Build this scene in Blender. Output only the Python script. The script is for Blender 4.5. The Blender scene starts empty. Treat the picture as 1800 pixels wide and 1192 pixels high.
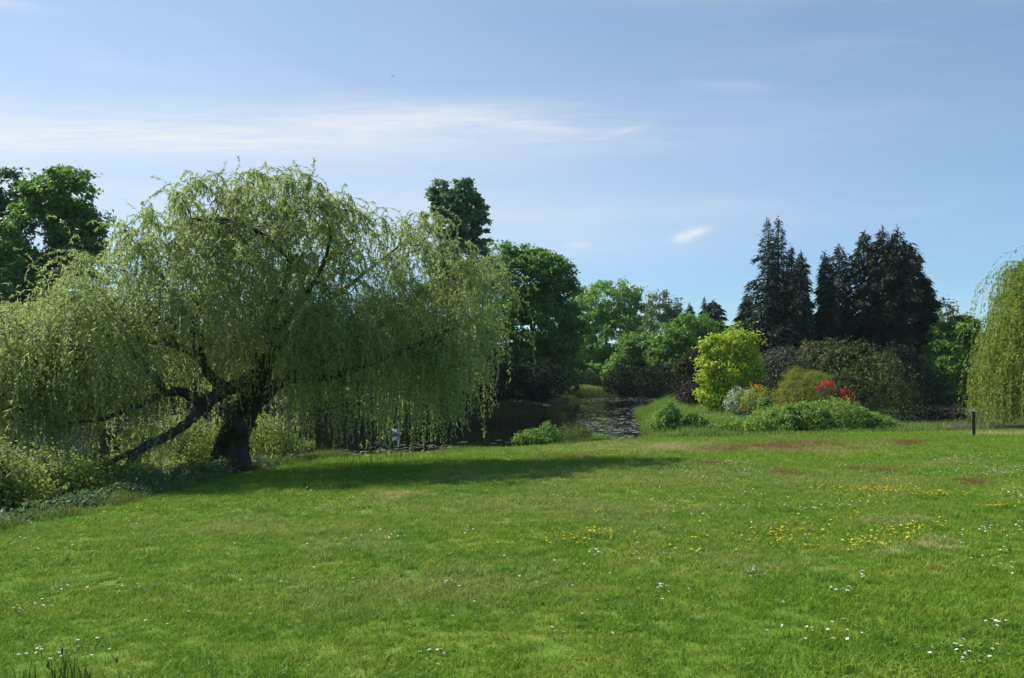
import bpy, math
import numpy as np

# ------------------------------------------------------------------ camera, sky, sun, exposure
scn = bpy.context.scene
C = scn.collection
F = 1386.0          # focal length of the photograph in its own pixels
HZ = 660.0          # its horizon row
EYE = 1.6
cam_d = bpy.data.cameras.new('camera')
cam = bpy.data.objects.new('camera', cam_d)
C.objects.link(cam)
cam.location = (0, 0, EYE)
cam.rotation_euler = (math.radians(90), 0, 0)
cam_d.sensor_width = 36
cam_d.lens = 36 * F / 1800
cam_d.shift_y = (HZ - 596) / 1800
cam_d.clip_start = 0.1
cam_d.clip_end = 3000
scn.camera = cam

SUN_AZ = -61.0      # degrees from +Y, negative = towards -X
SUN_EL = 44.5
SKY_STRENGTH = 0.104
SUN_STRENGTH = 5.0
scn.view_settings.view_transform = 'Standard'
scn.view_settings.look = 'None'
scn.view_settings.exposure = 0.46
scn.view_settings.gamma = 1
scn.view_settings.use_curve_mapping = False
scn.cycles.max_bounces = 9
scn.cycles.diffuse_bounces = 6
scn.cycles.glossy_bounces = 3
scn.cycles.transmission_bounces = 4
scn.cycles.transparent_max_bounces = 6
scn.cycles.sample_clamp_indirect = 4.0


class NT:
    """small helper for writing node graphs"""
    def __init__(s, nt):
        s.nt = nt
        nt.nodes.clear()

    def n(s, typ, **kw):
        nd = s.nt.nodes.new(typ)
        for k, v in kw.items():
            setattr(nd, k, v)
        return nd

    def put(s, sock, v):
        if isinstance(v, bpy.types.NodeSocket):
            s.nt.links.new(v, sock)
        elif v is not None:
            sock.default_value = v

    def m(s, op, a, b=None, c=None, clamp=False):
        nd = s.n('ShaderNodeMath', operation=op)
        nd.use_clamp = clamp
        s.put(nd.inputs[0], a)
        s.put(nd.inputs[1], b)
        s.put(nd.inputs[2], c)
        return nd.outputs[0]

    def ss(s, v, a, b, lo=0.0, hi=1.0):
        nd = s.n('ShaderNodeMapRange', interpolation_type='SMOOTHSTEP')
        s.put(nd.inputs[0], v)
        for i, x in enumerate((a, b, lo, hi)):
            s.put(nd.inputs[i + 1], x)
        return nd.outputs[0]

    def mix(s, f, a, b, mode='MIX'):
        nd = s.n('ShaderNodeMix', data_type='RGBA', blend_type=mode)
        s.put(nd.inputs[0], f)
        s.put(nd.inputs[6], a if isinstance(a, bpy.types.NodeSocket) else (*a, 1))
        s.put(nd.inputs[7], b if isinstance(b, bpy.types.NodeSocket) else (*b, 1))
        return nd.outputs[2]

    def noise(s, vec, scale, detail=3, rough=0.55, dist=0.0):
        nd = s.n('ShaderNodeTexNoise')
        s.put(nd.inputs['Vector'], vec)
        nd.inputs['Scale'].default_value = scale
        nd.inputs['Detail'].default_value = detail
        nd.inputs['Roughness'].default_value = rough
        nd.inputs['Distortion'].default_value = dist
        return nd.outputs[0]

    def comb(s, x, y, z):
        nd = s.n('ShaderNodeCombineXYZ')
        for i, v in enumerate((x, y, z)):
            s.put(nd.inputs[i], v)
        return nd.outputs[0]


world = bpy.data.worlds.new('World')
scn.world = world
world.use_nodes = True
w = NT(world.node_tree)
sky = w.n('ShaderNodeTexSky', sky_type='NISHITA')
sky.sun_disc = False
sky.sun_elevation = math.radians(SUN_EL)
sky.sun_rotation = math.radians(SUN_AZ)
sky.air_density = 1.0
sky.dust_density = 0.25
sky.ozone_density = 2.2
tc = w.n('ShaderNodeTexCoord')
sp = w.n('ShaderNodeSeparateXYZ')
w.put(sp.inputs[0], tc.outputs['Generated'])
zc = w.m('MAXIMUM', sp.outputs[2], 0.03)
U = w.m('DIVIDE', sp.outputs[0], zc)      # a flat cloud layer at height 1
V = w.m('DIVIDE', sp.outputs[1], zc)
streak = w.noise(w.comb(w.m('MULTIPLY', U, 0.55), w.m('MULTIPLY', V, 1.5), 0.0), 1.6, 6, 0.62, 0.6)
fiber = w.noise(w.comb(w.m('ADD', w.m('MULTIPLY', U, 0.9), w.m('MULTIPLY', V, 0.5)), w.m('MULTIPLY', V, 4.5), 2.0), 2.4, 8, 0.68, 1.2)
soft = w.noise(w.comb(U, V, 3.0), 0.9, 4, 0.5, 0.3)
puffn = w.noise(w.comb(w.m('MULTIPLY', U, 8.0), w.m('MULTIPLY', V, 2.6), 11.0), 1.6, 5, 0.6, 0.3)
fine = w.noise(w.comb(U, V, 7.0), 5.0, 5, 0.6, 0.4)


def blob(u0, v0, su, sv, tilt=0.0, wob=0.5, nz=None, inner=0.0):
    du = w.m('SUBTRACT', U, u0)
    dv = w.m('SUBTRACT', w.m('SUBTRACT', V, v0), w.m('MULTIPLY', du, tilt))
    r2 = w.m('ADD', w.m('POWER', w.m('ABSOLUTE', w.m('DIVIDE', du, su)), 2.0),
             w.m('POWER', w.m('ABSOLUTE', w.m('DIVIDE', dv, sv)), 2.0))
    g = w.m('POWER', 2.718, w.m('MULTIPLY', r2, -1.1))
    f = w.ss(nz if nz is not None else streak, 0.5 - 0.34 * wob - inner, 0.5 + 0.3, 1.0 - wob, 1.0)
    fb = 1.0 if nz is not None else w.ss(fiber, 0.30, 0.66, 0.45, 1.1)
    return w.m('MULTIPLY', w.m('MULTIPLY', g, f), fb, clamp=True)


def times(a, k):
    return w.m('MULTIPLY', a, k)


clouds = [
    times(blob(-1.7, 3.33, 1.9, 0.34, 0.0, 0.2), 1.0),
    times(blob(-0.50, 3.12, 0.60, 0.18, -0.22, 0.5), 0.95),
    times(blob(-2.3, 3.05, 1.6, 0.30, 0.0, 0.6), 0.45),
    times(blob(0.05, 3.15, 0.24, 0.07, 0.35, 0.6), 0.6),
    times(blob(0.45, 3.24, 0.10, 0.05, -0.9, 0.8), 0.35),
    times(blob(-1.42, 2.1, 0.16, 0.05, 0.4, 0.9), 0.7),
    times(blob(0.9, 2.03, 1.2, 0.10, 0.0, 0.5), 0.30),
    times(blob(1.7, 3.1, 0.9, 0.22, 0.1, 0.8), 0.16),
    times(blob(0.78, 2.73, 0.14, 0.05, 0.1, 0.9), 0.28),
    times(blob(1.25, 5.72, 0.085, 0.24, 1.0, 0.6, puffn), 1.0),
    times(blob(1.29, 5.48, 0.075, 0.20, 0.0, 0.6, puffn), 0.95),
    times(blob(0.5, 6.05, 0.09, 0.14, 0.0, 0.9, fine), 0.6),
    times(blob(1.34, 8.9, 0.2, 0.4, 0.0, 0.9, fine), 0.6),
    times(blob(2.64, 7.35, 0.2, 0.2, 0.0, 0.9, fine), 0.2),
    times(blob(-3.2, 3.6, 3.2, 3.0, 0.0, 0.3, soft), 0.48),
    times(blob(-0.8, 5.2, 3.4, 2.8, 0.0, 0.25, soft), 0.55),
    times(w.m('MULTIPLY', w.ss(streak, 0.45, 0.8), w.ss(soft, 0.4, 0.7)), 0.12),
]
cm = clouds[0]
for c_ in clouds[1:]:
    cm = w.m('SUBTRACT', 1.0, w.m('MULTIPLY', w.m('SUBTRACT', 1.0, cm), w.m('SUBTRACT', 1.0, c_)))
CLOUD = 6.3
gam = w.n('ShaderNodeGamma')
w.put(gam.inputs[0], sky.outputs[0])
gam.inputs[1].default_value = 0.9
clear = w.mix(1.0, gam.outputs[0], (0.80, 1.03, 1.21), 'MULTIPLY')
skycol = w.mix(cm, clear, (CLOUD * 0.97, CLOUD * 1.0, CLOUD * 1.03))
bg = w.n('ShaderNodeBackground')
w.put(bg.inputs[0], skycol)
bg.inputs[1].default_value = SKY_STRENGTH
wo = w.n('ShaderNodeOutputWorld')
w.put(wo.inputs[0], bg.outputs[0])

sun_d = bpy.data.lights.new('sun', 'SUN')
sun_d.energy = SUN_STRENGTH
sun_d.angle = math.radians(0.5)
sun_d.color = (1.0, 0.95, 0.86)
sun = bpy.data.objects.new('sun', sun_d)
C.objects.link(sun)
_a, _e = math.radians(SUN_AZ), math.radians(SUN_EL)
SUN = np.array([math.sin(_a) * math.cos(_e), math.cos(_a) * math.cos(_e), math.sin(_e)])
from mathutils import Vector
sun.rotation_euler = Vector(SUN).to_track_quat('Z', 'Y').to_euler()
sun.location = (0, 0, 60)

# ------------------------------------------------------------------ helpers
RNG = np.random.default_rng(11)


def at(px, py, y):
    """point of the place that lies at depth y under a pixel of the photograph"""
    return np.array([(px - 900) / F * y, y, EYE - (py - HZ) / F * y])


def nrm(v):
    return v / np.maximum(np.linalg.norm(v, axis=-1, keepdims=True), 1e-9)


def rand_dir(n, rng):
    return nrm(rng.normal(size=(n, 3)))


def hash3(i, j, k):
    h = (i.astype(np.int64) * 374761393 + j.astype(np.int64) * 668265263 + k.astype(np.int64) * 2147483647) & 0xffffffff
    h = ((h ^ (h >> 13)) * 1274126177) & 0xffffffff
    return ((h ^ (h >> 16)) & 0xffff) / 65535.0


def vnoise(p):
    p = np.atleast_2d(p)
    if p.shape[1] == 2:
        p = np.c_[p, np.zeros(len(p))]
    i = np.floor(p).astype(np.int64)
    f = p - i
    f = f * f * (3 - 2 * f)
    out = 0
    for a in (0, 1):
        for b in (0, 1):
            for c in (0, 1):
                out = out + (f[:, 0] if a else 1 - f[:, 0]) * (f[:, 1] if b else 1 - f[:, 1]) * (f[:, 2] if c else 1 - f[:, 2]) \
                    * hash3(i[:, 0] + a, i[:, 1] + b, i[:, 2] + c)
    return out


def fbm(p, o=3):
    s, a, t = 0, 1.0, 0
    for k in range(o):
        s = s + a * vnoise(p * 2 ** k + 17.3 * k)
        t += a
        a *= 0.5
    return s / t


def sstep(x, a, b):
    t = np.clip((x - a) / (b - a), 0, 1)
    return t * t * (3 - 2 * t)


def mk(name, V, faces, mat, parent=None, smooth=False, attrs=None, mat_idx=None):
    """one mesh object from arrays; faces = list of (n,k) index arrays"""
    me = bpy.data.meshes.new(name)
    faces = [np.asarray(f, np.int32) for f in faces if len(f)]
    V = np.asarray(V, np.float32)
    me.vertices.add(len(V))
    me.vertices.foreach_set('co', V.ravel())
    loops = np.concatenate([f.ravel() for f in faces]) if faces else np.zeros(0, np.int32)
    cnt = np.concatenate([np.full(len(f), f.shape[1], np.int32) for f in faces]) if faces else np.zeros(0, np.int32)
    me.loops.add(len(loops))
    me.loops.foreach_set('vertex_index', loops)
    me.polygons.add(len(cnt))
    if len(cnt):
        me.polygons.foreach_set('loop_start', np.concatenate([[0], np.cumsum(cnt)[:-1]]).astype(np.int32))
        me.polygons.foreach_set('use_smooth', np.full(len(cnt), smooth))
    for m_ in (mat if isinstance(mat, (list, tuple)) else [mat]):
        me.materials.append(m_)
    if mat_idx is not None:
        me.polygons.foreach_set('material_index', np.asarray(mat_idx, np.int32))
    for k, a in (attrs or {}).items():
        at_ = me.attributes.new(k, 'FLOAT', 'POINT')
        at_.data.foreach_set('value', np.asarray(a, np.float32))
    me.update(calc_edges=True)
    o = bpy.data.objects.new(name, me)
    C.objects.link(o)
    if parent is not None:
        o.parent = parent
        o.location = -np.array(parent.location)     # vertices are written in world coordinates
    return o


def tag(o, label=None, cat=None, group=None, kind=None):
    for k, v in (('label', label), ('category', cat), ('group', group), ('kind', kind)):
        if v:
            o[k] = v
    return o


def thing(name, loc, label, cat, group=None):
    o = bpy.data.objects.new(name, None)
    o.empty_display_size = 0.3
    C.objects.link(o)
    o.location = [float(v) for v in loc]
    return tag(o, label, cat, group)


class Acc:
    """collects shapes for one mesh"""
    def __init__(s):
        s.V, s.q, s.t, s.n = [], [], [], 0

    def add(s, V, q=None, t=None):
        s.V.append(V)
        if q is not None:
            s.q.append(np.asarray(q) + s.n)
        if t is not None:
            s.t.append(np.asarray(t) + s.n)
        s.n += len(V)

    def build(s, name, mat, parent=None, smooth=False):
        fs = []
        if s.q:
            fs.append(np.concatenate(s.q))
        if s.t:
            fs.append(np.concatenate(s.t))
        return mk(name, np.concatenate(s.V), fs, mat, parent, smooth)

    def tube(s, P, R, k=6, lumps=0.0, rng=None):
        P = np.asarray(P, float)
        R = np.asarray(R, float)
        T = nrm(np.gradient(P, axis=0))
        mt = np.abs(T).mean(0)
        ref = np.eye(3)[np.argmin(mt)]
        A = nrm(np.cross(T, ref))
        B = np.cross(T, A)
        an = np.arange(k) * 2 * np.pi / k
        rr = R[:, None] * np.ones(k)
        if lumps:
            rr = rr * (1 + lumps * (rng.random((len(P), k)) - 0.5) + lumps * np.sin(an * 3 + P[:1, 2] * 5)[None, :] * 0.6 + lumps * 0.5 * np.sin(an[None, :] * 5 + P[:, 2:3] * 0.9 + P[:1, 0]))
        V = P[:, None] + rr[..., None] * (np.cos(an)[None, :, None] * A[:, None] + np.sin(an)[None, :, None] * B[:, None])
        n = len(P)
        i = np.arange(n - 1)[:, None] * k
        j = np.arange(k)[None]
        q = np.stack([i + j, i + (j + 1) % k, i + k + (j + 1) % k, i + k + j], -1).reshape(-1, 4)
        s.add(np.concatenate([V.reshape(-1, 3), P[-1:] + T[-1:] * R[-1]]), q,
              np.stack([(n - 1) * k + np.arange(k), (n - 1) * k + (np.arange(k) + 1) % k, np.full(k, n * k)], -1))

    def box(s, c, h, rz=0.0, tilt=0.0):
        v = np.array([[x, y, z] for x in (-1, 1) for y in (-1, 1) for z in (-1, 1)], float) * np.asarray(h)
        ct, st = math.cos(tilt), math.sin(tilt)
        v = np.c_[v[:, 0] * ct + v[:, 2] * st, v[:, 1], -v[:, 0] * st + v[:, 2] * ct]
        cz, sz = math.cos(rz), math.sin(rz)
        v = np.c_[v[:, 0] * cz - v[:, 1] * sz, v[:, 0] * sz + v[:, 1] * cz, v[:, 2]] + np.asarray(c)
        s.add(v, [[0, 1, 3, 2], [4, 6, 7, 5], [0, 4, 5, 1], [2, 3, 7, 6], [0, 2, 6, 4], [1, 5, 7, 3]])


def leaves(P, D, N, L, W, mid=0.45):
    """diamond leaves: base P, direction D, normal N -> vertices, quads"""
    S = nrm(np.cross(D, N))
    L = np.asarray(L)[:, None]
    W = np.asarray(W)[:, None]
    Nn = np.cross(S, D)
    m_ = P + D * L * mid
    V = np.stack([P, m_ + S * W * 0.5 + Nn * W * 0.12, P + D * L, m_ - S * W * 0.5 + Nn * W * 0.12], 1).reshape(-1, 3)
    return V, np.arange(len(P) * 4).reshape(-1, 4)


def spikes(P, D, N, L, W):
    """three-cornered leaves or sprays for far crowns"""
    S = nrm(np.cross(D, N)) * (np.asarray(W) * 0.62)[:, None]
    V = np.stack([P - S, P + S, P + D * np.asarray(L)[:, None]], 1).reshape(-1, 3)
    return V, np.arange(len(P) * 3).reshape(-1, 3)


def poly_spline(P, n):
    """Catmull-Rom through points"""
    P = np.asarray(P, float)
    Q = np.concatenate([P[:1] * 2 - P[1:2], P, P[-1:] * 2 - P[-2:-1]])
    t = np.linspace(0, len(P) - 1 - 1e-6, n)
    i = t.astype(int)
    f = (t - i)[:, None]
    a, b, c, d = Q[i], Q[i + 1], Q[i + 2], Q[i + 3]
    return 0.5 * (2 * b + (c - a) * f + (2 * a - 5 * b + 4 * c - d) * f ** 2 + (3 * b - a - 3 * c + d) * f ** 3)


# ------------------------------------------------------------------ the lie of the land
WATER = -1.6
POND = np.array([(-90, 36), (-40, 31), (-22, 28), (-14, 27), (-9, 28), (-4, 30), (0, 33.3), (4, 36), (7, 39), (7.8, 43),
                 (9, 55), (13.2, 80), (18.5, 100), (24, 116), (23.5, 121), (16, 119.5), (9, 113), (7.6, 98), (3.4, 80), (0, 72.5),
                 (-12, 72), (-30, 76), (-60, 80), (-90, 82)], float)


def pond_sd(x, y):
    """signed distance to the pond's shore, positive on land"""
    p = np.stack([x, y], -1)
    d2 = np.full(x.shape, 1e12)
    ins = np.zeros(x.shape, bool)
    for a, b in zip(POND, np.roll(POND, -1, 0)):
        e = b - a
        h = np.clip(((p - a) @ e) / (e @ e), 0, 1)
        d2 = np.minimum(d2, ((p - a - h[..., None] * e) ** 2).sum(-1))
        c = (a[1] > p[..., 1]) != (b[1] > p[..., 1])
        with np.errstate(divide='ignore', invalid='ignore'):
            xi = a[0] + (p[..., 1] - a[1]) * e[0] / e[1] if e[1] else np.full(x.shape, -1e9)
        ins ^= c & (p[..., 0] < xi)
    d = np.sqrt(d2)
    return np.where(ins, -d, d)


def lawn_plane(x, y):
    z = 0.0234 * 80 * np.tanh(x / 80) - 0.0384 * y
    return -1.2 + np.logaddexp(0, (z + 1.2) / 0.06) * 0.06


def ground(x, y):
    x, y = np.broadcast_arrays(np.asarray(x, float), np.asarray(y, float))
    sd = pond_sd(x, y) + (fbm(np.stack([x.ravel(), y.ravel()], -1) * 0.35, 2).reshape(x.shape) - 0.5) * 1.2
    land = lawn_plane(x, y)
    land = land + np.clip(y - 74, 0, 200) * 0.008
    land = land + 0.75 * np.exp(-(((x - 10.8) / 4.5) ** 2 + ((y - 123) / 5) ** 2))
    land = land + (fbm(np.stack([x.ravel(), y.ravel()], -1) * 0.45, 3).reshape(x.shape) - 0.5) * 0.07
    out = WATER - 0.02 + (land - WATER + 0.02) * sstep(sd, 0, 3.2)
    return np.where(sd < 0, WATER - 0.05 + np.maximum(sd * 0.22, -1.2), out)


def gz(x, y):
    return float(ground(np.array([x]), np.array([y]))[0])


EDGE_PX = np.array([-900, -400, 0, 150, 330, 440, 520, 620, 750, 900, 1000, 1150, 1300, 1500, 1700, 1800, 2700])
EDGE_PY = np.array([1060, 985, 930, 903, 862, 834, 817, 804, 794, 787, 780, 773, 769, 763, 758, 757, 757])
_ex = (EDGE_PX - 900) / F
EDGE_Y = EYE / ((EDGE_PY - HZ) / F + 0.0234 * _ex - 0.0384)


def edge_y(x, y):
    return np.interp(900 + F * x / np.maximum(y, 0.5), EDGE_PX, EDGE_Y)


def lawn_at(px, py):
    """point of the lawn under a pixel"""
    a, b = (px - 900) / F, (py - HZ) / F
    y = EYE / np.maximum(b + 0.0234 * a - 0.0384, 0.02)
    return a * y, y


SORREL = [(1380, 786, 95, 9), (1290, 790, 60, 5), (1460, 784, 50, 7), (1380, 830, 26, 5), (1508, 826, 40, 5), (1700, 850, 30, 9), (1560, 830, 30, 4),
          (1010, 808, 55, 7), (1600, 780, 40, 5), (1720, 852, 30, 6), (1250, 815, 30, 5), (1590, 823, 20, 4), (1390, 832, 20, 4), (1495, 790, 40, 4)]
DRY = [(1150, 842, 420, 26, 0.4), (1000, 895, 420, 30, 0.4), (1500, 850, 300, 30, 0.4), (1350, 985, 300, 30, 0.4), (800, 1040, 300, 40, 0.4), (450, 930, 240, 18, 0.4), (1180, 788, 190, 9), (1420, 788, 200, 11), (1080, 793, 120, 5), (1750, 764, 110, 3), (690, 880, 110, 16, 0.7), (1580, 915, 90, 18, 0.6), (1640, 815, 70, 5),
       (620, 960, 110, 20, 0.5), (1130, 925, 160, 25, 0.4), (1600, 960, 80, 14), (700, 870, 90, 8), (870, 838, 160, 8)]


def patch_mask(x, y, spots):
    px = 900 + F * x / y
    py = HZ + F * (EYE - (0.0234 * x - 0.0384 * y)) / y
    p = np.stack([x, y], -1)
    nz = fbm(p * 1.3, 5) * 0.55 + vnoise(p * 14.0) * 0.45
    out = np.zeros(len(x))
    for sp_ in spots:
        a, b, ra, rb = sp_[:4]
        r = ((px - a) / ra) ** 2 + ((py - b) / rb) ** 2
        out = np.maximum(out, sstep(np.exp(-r * 0.7) * 0.8 + (nz - 0.5) * 2.2, 0.35, 1.0) * np.exp(-r * 0.25) * (sp_[4] if len(sp_) > 4 else 1.0))
    return out


# ------------------------------------------------------------------ materials
def leaf_mat(name, c1, c2, trans=0.4, tcol=None, rough=0.5, spec=0.35, vary=0.25, clump=0.35):
    m_ = bpy.data.materials.new(name)
    m_.use_nodes = True
    t = NT(m_.node_tree)
    geo = t.n('ShaderNodeNewGeometry')
    oi = t.n('ShaderNodeObjectInfo')
    rnd = geo.outputs['Random Per Island']
    col = t.mix(rnd, c1, c2)
    nz = t.noise(geo.outputs['Position'], clump, 3, 0.6)
    col = t.mix(t.ss(nz, 0.35, 0.68, 0, 0.6), col, c2)
    hs = t.n('ShaderNodeHueSaturation')
    t.put(hs.inputs['Value'], t.m('ADD', 1 - vary * 0.5, t.m('MULTIPLY', t.m('FRACT', t.m('MULTIPLY', rnd, 37.7)), vary)))
    t.put(hs.inputs['Hue'], t.m('ADD', 0.49, t.m('MULTIPLY', t.m('FRACT', t.m('MULTIPLY', rnd, 91.3)), 0.02)))
    t.put(hs.inputs['Color'], col)
    col = hs.outputs[0]
    p = t.n('ShaderNodeBsdfPrincipled')
    t.put(p.inputs['Base Color'], col)
    p.inputs['Roughness'].default_value = rough
    p.inputs['Specular IOR Level'].default_value = spec
    tr = t.n('ShaderNodeBsdfTranslucent')
    t.put(tr.inputs[0], t.mix(0.75, col, tcol, 'MIX') if tcol else col)
    mx = t.n('ShaderNodeMixShader')
    mx.inputs[0].default_value = trans
    t.put(mx.inputs[1], p.outputs[0])
    t.put(mx.inputs[2], tr.outputs[0])
    o = t.n('ShaderNodeOutputMaterial')
    t.put(o.inputs[0], mx.outputs[0])
    return m_


def plain_mat(name, c1, c2, rough=0.8, scale=6.0, bump=0.0, stretch=(1, 1, 1), spec=0.3, metal=0.0):
    m_ = bpy.data.materials.new(name)
    m_.use_nodes = True
    t = NT(m_.node_tree)
    co = t.n('ShaderNodeTexCoord')
    mp = t.n('ShaderNodeMapping')
    t.put(mp.inputs[0], co.outputs['Object'])
    mp.inputs['Scale'].default_value = stretch
    nz = t.noise(mp.outputs[0], scale, 5, 0.62)
    p = t.n('ShaderNodeBsdfPrincipled')
    t.put(p.inputs['Base Color'], t.mix(t.ss(nz, 0.3, 0.7), c1, c2))
    p.inputs['Roughness'].default_value = rough
    p.inputs['Specular IOR Level'].default_value = spec
    p.inputs['Metallic'].default_value = metal
    if bump:
        b = t.n('ShaderNodeBump')
        b.inputs['Strength'].default_value = bump
        b.inputs['Distance'].default_value = 0.05
        t.put(b.inputs['Height'], nz)
        t.put(p.inputs['Normal'], b.outputs[0])
    o = t.n('ShaderNodeOutputMaterial')
    t.put(o.inputs[0], p.outputs[0])
    return m_


def grass_color(t, pos, red, dry):
    """turf colour at a place; used by the soil and by the blades"""
    n1 = t.noise(pos, 0.35, 4, 0.6)
    n2 = t.noise(pos, 1.7, 4, 0.65)
    n3 = t.noise(pos, 9.0, 3, 0.6)
    c = t.mix(t.ss(n1, 0.3, 0.7), (0.144, 0.280, 0.020), (0.218, 0.336, 0.029))
    c = t.mix(t.ss(n2, 0.40, 0.72, 0, 0.85), c, (0.304, 0.367, 0.052))
    n4 = t.noise(pos, 0.9, 5, 0.7)
    c = t.mix(t.ss(n4, 0.52, 0.68, 0, 0.55), c, (0.112, 0.238, 0.031))
    c = t.mix(t.ss(n3, 0.45, 0.75, 0, 0.7), c, (0.092, 0.218, 0.018))
    c = t.mix(t.m('MULTIPLY', dry, 0.8), c, (0.500, 0.430, 0.190))
    c = t.mix(t.m('MULTIPLY', red, 0.85), c, (0.240, 0.075, 0.050))
    return c


def turf_mat(name, blades):
    m_ = bpy.data.materials.new(name)
    m_.use_nodes = True
    t = NT(m_.node_tree)
    geo = t.n('ShaderNodeNewGeometry')
    ar = t.n('ShaderNodeAttribute', attribute_name='red', attribute_type='INSTANCER' if blades else 'GEOMETRY')
    ad = t.n('ShaderNodeAttribute', attribute_name='dry', attribute_type='INSTANCER' if blades else 'GEOMETRY')
    c = grass_color(t, geo.outputs['Position'], ar.outputs['Fac'], ad.outputs['Fac'])
    p = t.n('ShaderNodeBsdfPrincipled')
    p.inputs['Specular IOR Level'].default_value = 0.25
    p.inputs['Roughness'].default_value = 0.55 if blades else 0.95
    o = t.n('ShaderNodeOutputMaterial')
    if blades:
        rnd = geo.outputs['Random Per Island']
        hs = t.n('ShaderNodeHueSaturation')
        t.put(hs.inputs['Value'], t.m('ADD', 0.72, t.m('MULTIPLY', rnd, 0.6)))
        t.put(hs.inputs['Hue'], t.m('ADD', 0.485, t.m('MULTIPLY', t.m('FRACT', t.m('MULTIPLY', rnd, 53.1)), 0.025)))
        t.put(hs.inputs['Color'], c)
        c = t.mix(t.ss(t.m('FRACT', t.m('MULTIPLY', rnd, 17.9)), 0.93, 0.97, 0, 0.7), hs.outputs[0], (0.26, 0.23, 0.10))
        tr = t.n('ShaderNodeBsdfTranslucent')
        t.put(tr.inputs[0], c)
        mx = t.n('ShaderNodeMixShader')
        mx.inputs[0].default_value = 0.35
        t.put(p.inputs['Base Color'], c)
        t.put(mx.inputs[1], p.outputs[0])
        t.put(mx.inputs[2], tr.outputs[0])
        t.put(o.inputs[0], mx.outputs[0])
    else:
        soil = t.ss(t.noise(geo.outputs['Position'], 14.0, 4, 0.7), 0.45, 0.8, 0, 0.5)
        c = t.mix(soil, c, (0.05, 0.045, 0.02))
        c = t.mix(1.0, c, (0.72, 0.74, 0.7), 'MULTIPLY')
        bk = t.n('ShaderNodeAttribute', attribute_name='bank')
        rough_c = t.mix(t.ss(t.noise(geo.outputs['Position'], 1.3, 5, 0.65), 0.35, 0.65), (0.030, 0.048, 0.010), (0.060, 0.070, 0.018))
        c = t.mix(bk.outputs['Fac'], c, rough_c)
        t.put(p.inputs['Base Color'], c)
        b = t.n('ShaderNodeBump')
        b.inputs['Strength'].default_value = 0.8
        b.inputs['Distance'].default_value = 0.04
        t.put(b.inputs['Height'], t.noise(geo.outputs['Position'], 30.0, 4, 0.7))
        t.put(p.inputs['Normal'], b.outputs[0])
        t.put(o.inputs[0], p.outputs[0])
    return m_


def water_mat():
    m_ = bpy.data.materials.new('pond_water')
    m_.use_nodes = True
    t = NT(m_.node_tree)
    geo = t.n('ShaderNodeNewGeometry')
    mp = t.n('ShaderNodeMapping')
    t.put(mp.inputs[0], geo.outputs['Position'])
    mp.inputs['Scale'].default_value = (1.0, 1.6, 1.0)
    calm = t.ss(t.noise(geo.outputs['Position'], 0.06, 3, 0.5), 0.4, 0.62, 0.25, 1.0)
    h = t.m('ADD', t.noise(mp.outputs[0], 2.2, 3, 0.5), t.m('MULTIPLY', t.noise(mp.outputs[0], 9.0, 2, 0.5), 0.25))
    b = t.n('ShaderNodeBump')
    b.inputs['Distance'].default_value = 0.02
    t.put(b.inputs['Strength'], t.m('MULTIPLY', calm, 0.35))
    t.put(b.inputs['Height'], h)
    p = t.n('ShaderNodeBsdfPrincipled')
    p.inputs['Base Color'].default_value = (0.007, 0.009, 0.006, 1)
    p.inputs['Roughness'].default_value = 0.03
    p.inputs['IOR'].default_value = 1.33
    t.put(p.inputs['Normal'], b.outputs[0])
    o = t.n('ShaderNodeOutputMaterial')
    t.put(o.inputs[0], p.outputs[0])
    return m_


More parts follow.
